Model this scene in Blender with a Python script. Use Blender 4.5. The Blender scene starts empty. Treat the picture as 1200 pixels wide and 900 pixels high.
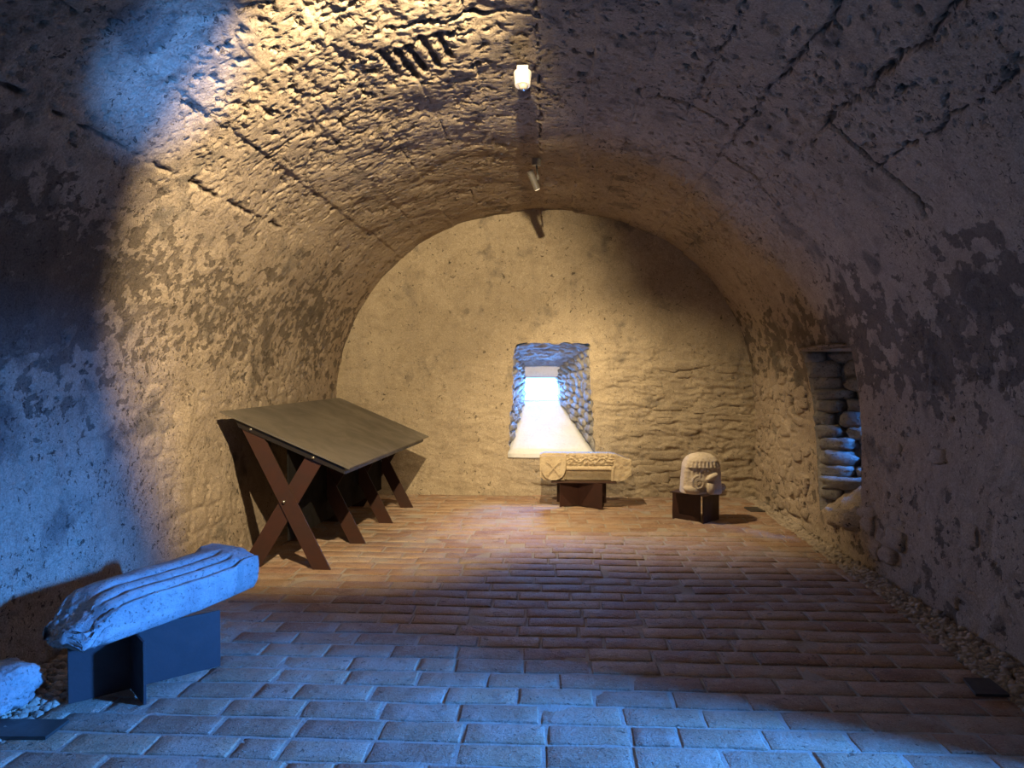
import bpy, bmesh, math, random
import numpy as np
from mathutils import Vector, Matrix, noise as mnoise

random.seed(7)
RNG = np.random.RandomState(11)
SC = bpy.context.scene
COL = SC.collection
R = math.radians

# ------------------------------------------------------------------ camera
cam_d = bpy.data.cameras.new('camera')
cam_d.sensor_width = 36.0
cam_d.lens = 26.4
cam_d.clip_start = 0.05
cam = bpy.data.objects.new('camera', cam_d)
COL.objects.link(cam)
cam.location = (0, 0, 1.5)
cam.rotation_euler = (R(90) + math.atan(-18 / 880), 0, math.atan(45 / 880))
SC.camera = cam

# ------------------------------------------------------------------ world, lights, exposure
SC.view_settings.view_transform = 'Standard'
SC.view_settings.look = 'None'
SC.view_settings.gamma = 1.0
SC.view_settings.use_curve_mapping = False
SC.view_settings.exposure = 0.0

world = bpy.data.worlds.new('sky')
SC.world = world
world.use_nodes = True
bgn = world.node_tree.nodes['Background']
bgn.inputs['Color'].default_value = (0.14, 0.42, 1.0, 1)
bgn.inputs['Strength'].default_value = 11.0

WARM = (1.0, 0.77, 0.44)
BLUE = (0.05, 0.28, 1.0)


def aim(o, target):
    d = Vector(target) - Vector(o.location)
    o.rotation_euler = d.to_track_quat('-Z', 'Y').to_euler()


def spot(name, loc, target, power, color, cone, blend, radius=0.03, parent=None):
    d = bpy.data.lights.new(name, 'SPOT')
    d.energy = power
    d.color = color
    d.spot_size = R(cone)
    d.spot_blend = blend
    d.shadow_soft_size = radius
    o = bpy.data.objects.new(name, d)
    COL.objects.link(o)
    o.location = loc
    aim(o, target)
    return o


def area(name, loc, target, power, color, sx, sy, spread=180):
    d = bpy.data.lights.new(name, 'AREA')
    d.shape = 'RECTANGLE'
    d.size = sx
    d.size_y = sy
    d.energy = power
    d.color = color
    d.spread = R(spread)
    o = bpy.data.objects.new(name, d)
    COL.objects.link(o)
    o.location = loc
    aim(o, target)
    return o


# gallery spotlight behind the camera on the crown, lighting the display table and the left vault
spot('table_spotlight', (-0.15, 2.2, 3.19), (-2.13, 7.6, 1.51), 1650, WARM, 66, 0.55, 0.03)
# daylight through the windows
area('window_daylight', (-0.12, 9.98, 1.35), (-0.05, 8.0, 0.75), 270, (0.12, 0.36, 1.0), 0.52, 0.6)
area('near_niche_daylight', (3.53, 2.12, 1.86), (-2.5, 3.3, 0.80), 280, BLUE, 0.26, 0.46, 84)
area('far_niche_daylight', (3.19, 6.05, 1.42), (2.70, 6.80, 0.60), 6.5, BLUE, 0.24, 0.26, 42)
# blue spot added to make the light patch on the left vault, source unknown
spot('blue_patch_light', (1.6, 0.6, 1.3), (-1.72, 3.37, 2.84), 2300, (0.09, 0.32, 1.0), 11.5, 1.0, 0.05)
# faint fill added behind the camera to lift the dark areas, no lamp there
area('fill_light', (0.3, -1.0, 3.0), (0.6, 4.5, 1.0), 6, (0.85, 0.68, 0.80), 1.6, 0.8)

# ------------------------------------------------------------------ noise (numpy)
_perm = {}


def _p(seed):
    if seed not in _perm:
        r = np.random.RandomState(seed)
        p = r.permutation(256)
        ang = r.rand(256) * 2 * np.pi
        _perm[seed] = (np.concatenate([p, p]), np.cos(ang), np.sin(ang), r.rand(256), r.rand(256))
    return _perm[seed]


def gnoise(x, y, seed=0):
    p, gx, gy, _, _ = _p(seed)
    x0 = np.floor(x); y0 = np.floor(y)
    fx = x - x0; fy = y - y0
    xi = x0.astype(np.int64) & 255; yi = y0.astype(np.int64) & 255
    u = fx * fx * fx * (fx * (fx * 6 - 15) + 10); v = fy * fy * fy * (fy * (fy * 6 - 15) + 10)

    def g(dx, dy):
        h = p[p[(xi + dx) & 255] + ((yi + dy) & 255)]
        return gx[h] * (fx - dx) + gy[h] * (fy - dy)
    a = g(0, 0); b = g(1, 0); c = g(0, 1); d = g(1, 1)
    return 1.5 * ((a + (b - a) * u) + ((c + (d - c) * u) - (a + (b - a) * u)) * v)


def fbm(x, y, octv=4, seed=0, gain=0.5):
    t = 0; a = 1.0; n = 0
    for k in range(octv):
        t = t + a * gnoise(x * 2.03 ** k + 17.3 * k, y * 2.03 ** k - 9.1 * k, seed + k)
        n += a; a *= gain
    return t / n * 1.35


def worley(x, y, seed=0):
    p, _, _, rx, ry = _p(seed)
    xi = np.floor(x).astype(np.int64); yi = np.floor(y).astype(np.int64)
    f1 = np.full(x.shape, 9.0); f2 = np.full(x.shape, 9.0); idc = np.zeros(x.shape)
    for dx in (-1, 0, 1):
        for dy in (-1, 0, 1):
            h = p[p[(xi + dx) & 255] + ((yi + dy) & 255)]
            d = np.hypot(xi + dx + 0.1 + 0.8 * rx[h] - x, yi + dy + 0.1 + 0.8 * ry[h] - y)
            near = d < f1
            f2 = np.where(near, f1, np.minimum(f2, d))
            idc = np.where(near, h / 255.0, idc)
            f1 = np.where(near, d, f1)
    return f1, f2, idc


def sstep(a, b, x):
    t = np.clip((x - a) / (b - a), 0, 1)
    return t * t * (3 - 2 * t)


# ------------------------------------------------------------------ mesh helpers
def link(name, me, mat=None, parent=None, smooth=True):
    o = bpy.data.objects.new(name, me)
    COL.objects.link(o)
    if mat is not None and len(me.materials) == 0:
        me.materials.append(mat)
    if parent is not None:
        o.parent = parent
    return o


def grid_mesh(name, P, keep=None, attrs=None, flip=False, smooth=True):
    nu, nv = P.shape[:2]
    idx = np.arange(nu * nv).reshape(nu, nv)
    q = np.stack([idx[:-1, :-1], idx[1:, :-1], idx[1:, 1:], idx[:-1, 1:]], -1)
    if flip:
        q = q[..., ::-1]
    q = q.reshape(-1, 4)
    if keep is not None:
        q = q[keep.reshape(-1)]
    used = np.zeros(nu * nv, bool); used[q.reshape(-1)] = True
    remap = np.cumsum(used) - 1
    q = remap[q]
    co = P.reshape(-1, 3)[used]
    me = bpy.data.meshes.new(name)
    me.vertices.add(len(co)); me.vertices.foreach_set('co', co.astype(np.float32).ravel())
    me.loops.add(q.size); me.loops.foreach_set('vertex_index', q.astype(np.int32).ravel())
    me.polygons.add(len(q))
    me.polygons.foreach_set('loop_start', np.arange(0, q.size, 4, dtype=np.int32))
    me.polygons.foreach_set('loop_total', np.full(len(q), 4, np.int32))
    me.polygons.foreach_set('use_smooth', np.full(len(q), smooth))
    for k, a in (attrs or {}).items():
        at = me.attributes.new(k, 'FLOAT', 'POINT')
        at.data.foreach_set('value', np.broadcast_to(a, (nu, nv)).reshape(-1)[used].astype(np.float32))
    me.update(calc_edges=True)
    return me


def bm_mesh(name, bm, smooth=False):
    me = bpy.data.meshes.new(name)
    bmesh.ops.recalc_face_normals(bm, faces=bm.faces)
    bm.to_mesh(me); bm.free()
    if smooth:
        me.polygons.foreach_set('use_smooth', [True] * len(me.polygons))
    return me


def add_box(bm, c, s, rot=None, bevel=0.0):
    b2 = bmesh.new()
    bmesh.ops.create_cube(b2, size=1)
    bmesh.ops.scale(b2, vec=s, verts=b2.verts)
    if bevel:
        bmesh.ops.bevel(b2, geom=b2.edges[:], offset=bevel, segments=2, affect='EDGES', profile=0.6)
    if rot is not None:
        bmesh.ops.transform(b2, matrix=rot, verts=b2.verts)
    bmesh.ops.translate(b2, vec=c, verts=b2.verts)
    _merge(bm, b2)


def _merge(bm, b2):
    me = bpy.data.meshes.new('tmp'); b2.to_mesh(me); b2.free()
    bm.from_mesh(me); bpy.data.meshes.remove(me)


def add_cyl(bm, p0, p1, r0, r1=None, seg=20, caps=True):
    r1 = r0 if r1 is None else r1
    p0 = Vector(p0); p1 = Vector(p1); d = p1 - p0
    b2 = bmesh.new()
    bmesh.ops.create_cone(b2, cap_ends=caps, segments=seg, radius1=r0, radius2=r1, depth=d.length)
    m = Matrix.Translation((p0 + p1) / 2) @ d.to_track_quat('Z', 'Y').to_matrix().to_4x4()
    bmesh.ops.transform(b2, matrix=m, verts=b2.verts)
    _merge(bm, b2)


def add_prism(bm, pts, to3, t0, t1):
    """closed polygon pts (a, b) extruded from t0 to t1; to3(a, b, t) gives the 3D point"""
    v0 = [bm.verts.new(to3(a, b, t0)) for a, b in pts]
    v1 = [bm.verts.new(to3(a, b, t1)) for a, b in pts]
    bm.faces.new(v0); bm.faces.new(v1[::-1])
    n = len(pts)
    for i in range(n):
        bm.faces.new((v0[i], v0[(i + 1) % n], v1[(i + 1) % n], v1[i]))


def bevel_all(bm, w, seg=2):
    bmesh.ops.remove_doubles(bm, verts=bm.verts, dist=1e-5)
    bmesh.ops.bevel(bm, geom=bm.edges[:], offset=w, segments=seg, affect='EDGES', profile=0.6, clamp_overlap=True)


def thing(name, label, cat, loc=(0, 0, 0), rz=0.0, group=None):
    o = bpy.data.objects.new(name, None)
    o.empty_display_size = 0.1
    COL.objects.link(o)
    o.location = loc
    o.rotation_euler = (0, 0, rz)
    o['label'] = label; o['category'] = cat
    if group:
        o['group'] = group
    return o


def struct(o):
    o['kind'] = 'structure'
    return o


# ------------------------------------------------------------------ materials
class NT:
    def __init__(self, name):
        self.m = bpy.data.materials.new(name)
        self.m.use_nodes = True
        self.t = self.m.node_tree
        self.bsdf = self.t.nodes['Principled BSDF']

    def n(self, typ, **kw):
        nd = self.t.nodes.new(typ)
        for k, v in kw.items():
            if k.startswith('_'):
                setattr(nd, k[1:], v)
            else:
                key = int(k[1:]) if k[0] == 'i' and k[1:].isdigit() else k.replace('_', ' ')
                self.put(nd, key, v)
        return nd

    def put(self, nd, key, v):
        s = nd.inputs[key]
        if isinstance(v, bpy.types.NodeSocket):
            self.t.links.new(v, s)
        else:
            s.default_value = v

    def noise(self, vec, scale, detail=4, rough=0.55, dist=0.0):
        return self.n('ShaderNodeTexNoise', Vector=vec, Scale=scale, Detail=detail, Roughness=rough, Distortion=dist).outputs['Fac']

    def ramp(self, f, a, b, ca=0.0, cb=1.0):
        return self.n('ShaderNodeMapRange', i0=f, i1=a, i2=b, i3=ca, i4=cb, _interpolation_type='SMOOTHSTEP').outputs[0]

    def mix(self, f, a, b, mode='MIX'):
        nd = self.t.nodes.new('ShaderNodeMix')
        nd.data_type = 'RGBA'; nd.blend_type = mode
        self.put(nd, 0, f)
        self.put(nd, 6, a if isinstance(a, bpy.types.NodeSocket) else (*a, 1))
        self.put(nd, 7, b if isinstance(b, bpy.types.NodeSocket) else (*b, 1))
        return nd.outputs[2]

    def math(self, op, a, b=0.0, clamp=False):
        nd = self.t.nodes.new('ShaderNodeMath'); nd.operation = op; nd.use_clamp = clamp
        self.put(nd, 0, a); self.put(nd, 1, b)
        return nd.outputs[0]

    def attr(self, name):
        return self.n('ShaderNodeAttribute', _attribute_name=name).outputs['Fac']

    def pos(self, scale=(1, 1, 1)):
        g = self.t.nodes.new('ShaderNodeNewGeometry').outputs['Position']
        if scale == (1, 1, 1):
            return g
        return self.n('ShaderNodeMapping', Vector=g, Scale=scale).outputs[0]

    def obj(self):
        return self.t.nodes.new('ShaderNodeTexCoord').outputs['Object']

    def bump(self, h, dist, strength=1.0, normal=None):
        nd = self.n('ShaderNodeBump', Height=h, Distance=dist, Strength=strength)
        if normal is not None:
            self.put(nd, 'Normal', normal)
        return nd.outputs[0]

    def out(self, col, rough, normal=None, metal=0.0, spec=0.3):
        b = self.bsdf
        self.put(b, 'Base Color', col if isinstance(col, bpy.types.NodeSocket) else (*col, 1))
        self.put(b, 'Roughness', rough)
        self.put(b, 'Metallic', metal)
        self.put(b, 'Specular IOR Level', spec)
        if normal is not None:
            self.put(b, 'Normal', normal)
        return self.m


def plaster_material(name, c1, c2, c3, stone=(0.105, 0.085, 0.070), streak=0.0, fine=1.0, holes=1.0):
    t = NT(name)
    p = t.pos()
    big = t.noise(p, 1.3, 5, 0.6)
    mid = t.noise(p, 6.5, 5, 0.62, 0.4)
    fin = t.noise(p, 42, 5, 0.65)
    grit = t.noise(p, 170, 3, 0.6)
    col = t.mix(t.ramp(big, 0.36, 0.64), c1, c2)
    col = t.mix(t.math('MULTIPLY', t.ramp(mid, 0.46, 0.68), 0.75), col, c3)
    col = t.mix(t.math('MULTIPLY', t.ramp(fin, 0.5, 0.75), 0.35), col, (0.66, 0.57, 0.45))
    if streak:
        sp = t.pos((5.5, 5.5, 0.5))
        sk = t.noise(sp, 1.0, 4, 0.6)
        col = t.mix(t.math('MULTIPLY', t.ramp(sk, 0.48, 0.72), streak), col, (0.27, 0.225, 0.18))
    # dark weathering patches, with light falloff painted in at the near upper left
    st = t.attr('stain')
    stm = t.math('MULTIPLY', t.ramp(t.math('ADD', st, t.math('MULTIPLY', t.math('SUBTRACT', mid, 0.5), 0.9)), 0.25, 0.85), 0.85)
    col = t.mix(stm, col, (0.15, 0.135, 0.12))
    # plaster lost, stone showing
    ls = t.attr('loss')
    e = t.math('ADD', ls, t.math('MULTIPLY', t.math('SUBTRACT', fin, 0.5), 1.15))
    lm = t.ramp(e, 0.40, 0.58)
    vor = t.n('ShaderNodeTexVoronoi', Vector=p, Scale=7.0)
    scol = t.mix(t.ramp(vor.outputs['Color'], 0.2, 0.8), stone, tuple(1.5 * v for v in stone))
    scol = t.mix(t.math('MULTIPLY', grit, 0.5), scol, (0.17, 0.14, 0.11))
    col = t.mix(t.math('MULTIPLY', lm, 0.80), col, scol)
    pt = t.attr('pit')
    col = t.mix(t.math('MULTIPLY', t.ramp(pt, 0.25, 0.8), 0.8), col, (0.085, 0.07, 0.058))
    # ragged small holes, gathered in patches
    clus = t.ramp(t.noise(p, 2.2, 3, 0.6), 0.40, 0.62)
    sp2 = t.noise(p, 30, 4, 0.62, 0.8)
    e2 = t.math('ADD', sp2, t.math('MULTIPLY', clus, 0.075 * holes))
    hole = t.ramp(e2, 0.665, 0.695)
    col = t.mix(t.math('MULTIPLY', hole, 0.8), col, (0.085, 0.07, 0.06))
    grain = t.noise(p, 95, 6, 0.72)
    col = t.mix(1.0, col, t.mix(t.ramp(grain, 0.3, 0.7), (0.70, 0.69, 0.68), (1.16, 1.15, 1.14)), 'MULTIPLY')
    chip = t.ramp(t.noise(p, 17, 5, 0.6, 0.5), 0.52, 0.545)
    h = t.math('ADD', t.math('MULTIPLY', fin, 0.45), t.math('MULTIPLY', grain, 0.50))
    h = t.math('SUBTRACT', h, t.math('MULTIPLY', hole, 0.9))
    h = t.math('SUBTRACT', h, t.math('MULTIPLY', lm, 0.22))
    h = t.math('SUBTRACT', h, t.math('MULTIPLY', chip, 0.30 * holes))
    h = t.math('ADD', h, t.math('MULTIPLY', mid, 0.3))
    nrm = t.bump(h, 0.016 * fine)
    return t.out(col, 0.92, nrm, spec=0.15)


MAT_VAULT = plaster_material('vault_plaster', (0.47, 0.385, 0.30), (0.40, 0.325, 0.255), (0.34, 0.275, 0.215))
MAT_BACK = plaster_material('back_plaster', (0.45, 0.375, 0.275), (0.375, 0.31, 0.225), (0.33, 0.27, 0.195), streak=0.30, fine=0.7, holes=0.35)


def stone_material(name, c1, c2, c3, fine=1.0, scale=1.0, pock=0.5):
    t = NT(name)
    p = t.pos()
    a = t.noise(p, 7 * scale, 5, 0.6)
    b = t.noise(p, 38 * scale, 5, 0.65)
    g = t.noise(p, 160 * scale, 3, 0.6)
    col = t.mix(t.ramp(a, 0.35, 0.65), c1, c2)
    col = t.mix(t.math('MULTIPLY', t.ramp(b, 0.52, 0.74), 0.7), col, c3)
    hole = t.ramp(t.noise(p, 75 * scale, 2, 0.5), 0.62, 0.70)
    col = t.mix(t.math('MULTIPLY', hole, pock), col, tuple(0.4 * v for v in c3))
    h = t.math('ADD', b, t.math('MULTIPLY', g, 0.3))
    h = t.math('SUBTRACT', h, t.math('MULTIPLY', hole, 0.5))
    return t.out(col, 0.85, t.bump(h, 0.008 * fine), spec=0.2)


MAT_GREY_STONE = stone_material('grey_stone', (0.36, 0.36, 0.355), (0.28, 0.28, 0.28), (0.17, 0.17, 0.17), 1.0)
MAT_SAND_STONE = stone_material('sandstone', (0.50, 0.41, 0.28), (0.43, 0.34, 0.23), (0.31, 0.24, 0.16), 0.6, 1.4, 0.35)
MAT_PALE_STONE = stone_material('pale_sandstone', (0.58, 0.50, 0.40), (0.50, 0.42, 0.33), (0.36, 0.29, 0.23), 0.6, 1.4, 0.35)
MAT_RUBBLE = stone_material('rubble_stone', (0.34, 0.32, 0.29), (0.25, 0.235, 0.22), (0.15, 0.14, 0.13), 1.6, 0.9, 0.5)
MAT_PEBBLE = stone_material('pebble', (0.42, 0.35, 0.27), (0.30, 0.25, 0.20), (0.18, 0.15, 0.12), 0.5, 1.5, 0.2)
MAT_WHITE_PLASTER = stone_material('white_plaster', (0.68, 0.69, 0.71), (0.62, 0.63, 0.65), (0.52, 0.52, 0.53), 0.3, 0.8, 0.1)


def brick_material():
    t = NT('floor_brick')
    p = t.pos()
    rnd = t.t.nodes.new('ShaderNodeObjectInfo').outputs['Random']
    ratt = t.attr('tone')
    r = t.math('FRACT', t.math('ADD', rnd, ratt))
    a = t.noise(p, 3.0, 5, 0.6)
    b = t.noise(p, 30, 5, 0.65)
    g = t.noise(p, 140, 3, 0.6)
    col = t.mix(r, (0.30, 0.175, 0.118), (0.43, 0.29, 0.19))
    col = t.mix(t.math('MULTIPLY', t.ramp(b, 0.5, 0.72), 0.5), col, (0.50, 0.38, 0.27))
    # pale dust trodden in, own patches
    col = t.mix(t.math('MULTIPLY', t.ramp(a, 0.42, 0.66), 0.55), col, (0.46, 0.385, 0.32))
    spat = t.ramp(t.noise(p, 55, 3, 0.55, 0.5), 0.60, 0.70)
    col = t.mix(t.math('MULTIPLY', spat, 0.45), col, (0.55, 0.48, 0.40))
    hole = t.ramp(t.noise(p, 34, 4, 0.6, 0.8), 0.645, 0.70)
    col = t.mix(t.math('MULTIPLY', hole, 0.7), col, (0.10, 0.06, 0.045))
    col = t.mix(1.0, col, t.mix(t.ramp(t.noise(p, 110, 6, 0.72), 0.3, 0.7), (0.72, 0.71, 0.70), (1.1, 1.1, 1.1)), 'MULTIPLY')
    col = t.mix(t.math('MULTIPLY', t.ramp(t.noise(p, 5.5, 5, 0.6), 0.55, 0.72), 0.5), col, (0.13, 0.075, 0.055))
    h = t.math('ADD', t.math('MULTIPLY', b, 0.8), t.math('MULTIPLY', g, 0.35))
    h = t.math('ADD', h, t.math('MULTIPLY', spat, 0.6))
    h = t.math('SUBTRACT', h, t.math('MULTIPLY', hole, 1.2))
    return t.out(col, t.ramp(b, 0.3, 0.7, 0.62, 0.85), t.bump(h, 0.014), spec=0.22)


MAT_BRICK = brick_material()


def mortar_material():
    t = NT('floor_mortar')
    p = t.pos()
    a = t.noise(p, 8, 5, 0.6)
    b = t.noise(p, 60, 5, 0.65)
    col = t.mix(a, (0.40, 0.345, 0.285), (0.30, 0.25, 0.205))
    return t.out(col, 0.9, t.bump(b, 0.01), spec=0.15)


MAT_MORTAR = mortar_material()


def metal_material(name, c1, c2, rough, spec=0.4, scale=4.0, metal=0.0):
    t = NT(name)
    p = t.obj()
    a = t.noise(p, scale, 4, 0.6, 0.6)
    b = t.noise(p, 90, 3, 0.6)
    col = t.mix(t.ramp(a, 0.35, 0.65), c1, c2)
    rg = t.ramp(a, 0.3, 0.7, rough - 0.08, rough + 0.08)
    return t.out(col, rg, t.bump(b, 0.0006), metal=metal, spec=spec)


MAT_TABLETOP = metal_material('waxed_steel_top', (0.115, 0.102, 0.085), (0.09, 0.08, 0.068), 0.42, 0.45, 3.0)
MAT_RUST = metal_material('rust_brown_steel', (0.046, 0.019, 0.013), (0.035, 0.016, 0.012), 0.5, 0.35, 5.0)
MAT_PLINTH = metal_material('dark_rust_steel', (0.042, 0.017, 0.013), (0.032, 0.014, 0.011), 0.5, 0.35, 5.0)
MAT_DARK_STEEL = metal_material('dark_steel', (0.016, 0.012, 0.011), (0.012, 0.010, 0.009), 0.45, 0.4, 5.0)
MAT_BLACK = metal_material('matt_black', (0.012, 0.011, 0.011), (0.009, 0.009, 0.009), 0.85, 0.05, 5.0)
MAT_BLUE_STEEL = metal_material('grey_brown_steel', (0.045, 0.036, 0.040), (0.034, 0.028, 0.031), 0.5, 0.4, 5.0)
MAT_PLATE = metal_material('cover_plate', (0.05, 0.045, 0.042), (0.04, 0.036, 0.034), 0.45, 0.4, 6.0)
MAT_BOLT = metal_material('bolt_steel', (0.45, 0.43, 0.40), (0.38, 0.36, 0.33), 0.3, 0.6, 30.0, 0.9)
MAT_LAMP = metal_material('lamp_aluminium', (0.30, 0.28, 0.25), (0.26, 0.24, 0.21), 0.35, 0.5, 30.0, 0.6)
MAT_WHITE = metal_material('white_plastic', (0.80, 0.77, 0.74), (0.76, 0.73, 0.70), 0.45, 0.4, 20.0)
MAT_LENS = metal_material('grey_lens', (0.42, 0.39, 0.36), (0.36, 0.33, 0.30), 0.25, 0.6, 20.0)
MAT_FRAME = metal_material('window_frame_paint', (0.55, 0.56, 0.57), (0.5, 0.51, 0.52), 0.5, 0.4, 10.0)


def glass_material():
    m = bpy.data.materials.new('window_glass'); m.use_nodes = True
    t = m.node_tree; t.nodes.clear()
    o = t.nodes.new('ShaderNodeOutputMaterial')
    tr = t.nodes.new('ShaderNodeBsdfTransparent'); tr.inputs[0].default_value = (0.95, 0.98, 1, 1)
    gl = t.nodes.new('ShaderNodeBsdfGlossy'); gl.inputs['Roughness'].default_value = 0.03
    lw = t.nodes.new('ShaderNodeFresnel'); lw.inputs[0].default_value = 1.45
    mx = t.nodes.new('ShaderNodeMixShader')
    t.links.new(lw.outputs[0], mx.inputs[0]); t.links.new(tr.outputs[0], mx.inputs[1])
    t.links.new(gl.outputs[0], mx.inputs[2]); t.links.new(mx.outputs[0], o.inputs[0])
    return m


MAT_GLASS = glass_material()

# ------------------------------------------------------------------ barrel vault and side walls
VA, VB, VCX, VZ0, VN = 2.47, 2.45, -0.09, 0.90, 2.2      # half width, rise, centre, springing, exponent
YB = 8.85                                                # back wall plane
_th = np.linspace(0, math.pi / 2, 3000)
_qx = VA * np.cos(_th) ** (2 / VN); _qz = VB * np.sin(_th) ** (2 / VN)
_L = np.concatenate([[0], np.cumsum(np.hypot(np.diff(_qx), np.diff(_qz)))])
ARC = _L[-1]
STOT = 2 * (VZ0 + ARC)


def half_prof(s):
    """distance up from the floor along one side -> offset from the centre line, height"""
    ss = np.clip(s - VZ0, 0, ARC)
    x = np.where(s < VZ0, VA, np.interp(ss, _L, _qx))
    z = np.where(s < VZ0, s, VZ0 + np.interp(ss, _L, _qz))
    return x, z


def prof(s):
    left = s <= STOT / 2
    x, z = half_prof(np.where(left, s, STOT - s))
    return np.where(left, VCX - x, VCX + x), z


def s_of_z(z):
    if z <= VZ0:
        return z
    i = np.searchsorted(_qz, z - VZ0)
    return VZ0 + _L[i]


def wall_x_right(z):
    z = np.asarray(z, float)
    f = np.where(z > VZ0, np.clip(1 - (np.clip(z - VZ0, 0, VB) / VB) ** VN, 0, 1) ** (1 / VN), 1.0)
    return VCX + VA * f


S_LEFT_TOP = 2.25                  # wall/ceiling split
S_RIGHT_TOP = STOT - 2.25
ds = 0.0125
S = np.concatenate([np.arange(-0.10, STOT + 0.10, ds)])
Y = np.concatenate([np.arange(-2.6, 0.2, 0.10), np.arange(0.2, 2.4, 0.05), np.arange(2.4, 9.06, 0.0135)])
SS, YY = np.meshgrid(S, Y, indexing='ij')
px, pz = prof(S)
dxs = np.gradient(px, S); dzs = np.gradient(pz, S)
nl = np.hypot(dxs, dzs); nx = dzs / nl; nz = -dxs / nl      # inward normal (left wall runs up, so inward is +x)

NICHES = [(5.87, 7.00, 0.24, 1.66, 0.26), (1.15, 2.62, 0.26, 1.70, 0.0)]   # near y, far y at top, sill z, head z, taper of far edge
sr = STOT - SS                                              # distance from the right floor edge
sside = np.minimum(SS, sr)


def vault_fields():
    crown = sstep(2.3, 3.0, sside)
    low = 1 - sstep(1.5, 2.1, sside)
    h = 0.030 * fbm(SS / 1.1, YY / 1.1, 3, 1) + 0.009 * fbm(SS / 0.35, YY / 0.38, 3, 5) + 0.002 * fbm(SS / 0.06, YY / 0.06, 3, 9)
    # boards of the old formwork: small steps and open joints along the vault
    joints = np.array([2.67, 3.05, 3.42, 3.77, 4.12, 4.47, 4.83, 5.17, 5.51, 5.85, 6.20, 6.56, 6.91, 7.27])
    off = RNG.uniform(-0.012, 0.012, len(joints) + 1)
    warp = 0.016 * fbm(SS / 0.5, YY / 0.7, 3, 21)
    sw = SS + warp
    bi = np.searchsorted(joints, sw)
    board = off[bi] * sstep(2.5, 2.9, sside)
    dj = np.full(SS.shape, 9.0)
    for j in joints:
        dj = np.minimum(dj, np.abs(sw - j))
    jm = (1 - sstep(0.003, 0.016, dj + 0.010 * np.abs(fbm(SS / 0.05, YY / 0.08, 2, 24)))) * sstep(-0.15, 0.45, fbm(SS / 0.3, YY / 0.5, 4, 25)) * sstep(2.45, 2.7, sside)
    # cross joints and cracks
    cj = np.zeros(SS.shape)
    SW = SS + 0.045 * fbm(SS / 0.22, YY / 0.22, 4, 311); YW = YY + 0.045 * fbm(SS / 0.22, YY / 0.22, 4, 313)
    for (a0, y0, a1, y1, w) in ((4.14, 3.94, 4.84, 4.0, .022), (3.85, 4.20, 4.45, 4.08, .022), (6.54, 4.26, 7.28, 4.18, .030), (2.95, 4.6, 3.35, 4.68, .018),
                                (3.42, 5.5, 3.8, 5.55, .014), (5.6, 4.9, 6.1, 4.95, .014), (6.25, 5.6, 6.8, 5.68, .014),
                                (6.20, 2.9, 6.20, 5.5, .012), (6.56, 2.7, 6.56, 4.35, .014), (6.91, 2.8, 6.91, 4.3, .010), (5.85, 3.2, 5.85, 5.0, .009), (4.86, 2.9, 4.84, 6.5, .009)):
        tt = np.clip(((SW - a0) * (a1 - a0) + (YW - y0) * (y1 - y0)) / ((a1 - a0) ** 2 + (y1 - y0) ** 2), 0, 1)
        d = np.hypot(SW - a0 - tt * (a1 - a0), YW - y0 - tt * (y1 - y0)) + 0.020 * np.abs(fbm(SS / 0.16, YY / 0.16, 4, 31)) - 0.004
        cj = np.maximum(cj, 1 - sstep(w * 0.25, w * 0.9, d))
    # finger-like gouges left by a lost board end
    for g_, (a0, y0, y1) in enumerate(((3.98, 4.12, 4.45), (4.06, 4.16, 4.60), (4.13, 4.14, 4.52), (4.22, 4.10, 4.50), (4.31, 4.12, 4.40))):
        d = np.hypot(SS - a0 - 0.10 * (YY - y0), np.maximum(np.maximum(y0 - YY, YY - y1), 0)) + 0.012 * fbm(SS / .05, YY / .06, 2, 34 + g_)
        cj = np.maximum(cj, 1.15 * (1 - sstep(0.008, 0.030, d)))
    # the long open joint on the left haunch
    d = np.abs(SS - 2.67 - 0.02 * fbm(SS / .3, YY / .12, 3, 37)) + 0.03 * sstep(0.0, -0.5, fbm(SS, YY / 0.35, 3, 38)) + 1.0 * ((YY > 5.6) | (SS > STOT / 2))
    cj = np.maximum(cj, 0.8 * (1 - sstep(0.004, 0.020, d)))
    # pits and scars torn in the lime: crisp, ragged, a little longer across the vault than along it
    dens = sstep(-0.25, 0.35, fbm(SS / 1.0, YY / 1.2, 3, 41))
    rough_zone = np.exp(-(((SS - 3.75) / 0.85) ** 2 + ((YY - 4.4) / 1.7) ** 2))
    wx = 0.35 * fbm(SS / 0.10, YY / 0.10, 3, 55); wy = 0.35 * fbm(SS / 0.10, YY / 0.10, 3, 56)
    pn = fbm(SS / 0.085 + wx, YY / 0.105 + wy, 4, 43, 0.55)
    thr = 0.55 - 0.12 * dens - 0.13 * rough_zone
    pit = sstep(thr, thr + 0.09, pn)
    ps = fbm(SS / 0.035 + wx, YY / 0.045 + wy, 3, 45)
    pit = np.maximum(pit, 0.6 * sstep(0.50 - .12 * rough_zone, 0.60 - .12 * rough_zone, ps))
    pit = pit * (0.35 + 0.65 * crown) * sstep(-0.1, 0.4, crown + low * 0.4)
    pn2 = fbm(SS / 0.26 + 0.5 * wx, YY / 0.38 + 0.5 * wy, 5, 47, 0.5)
    spall = sstep(0.26 - 0.20 * rough_zone, 0.31 - 0.20 * rough_zone, pn2) * crown
    spall = spall + 0.8 * sstep(0.22, 0.26, fbm(SS / 0.13 + wx, YY / 0.20 + wy, 4, 49, 0.45)) * rough_zone * crown
    # plaster gone on the haunches, rubble shows
    left = SS < STOT / 2
    zone = np.where(left, np.exp(-((sside - 1.95) / 0.75) ** 2) * 0.80,
                    np.exp(-((sside - 1.80) / 0.50) ** 2) * 0.95 + 0.25 * (sside < 1.5))
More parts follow.
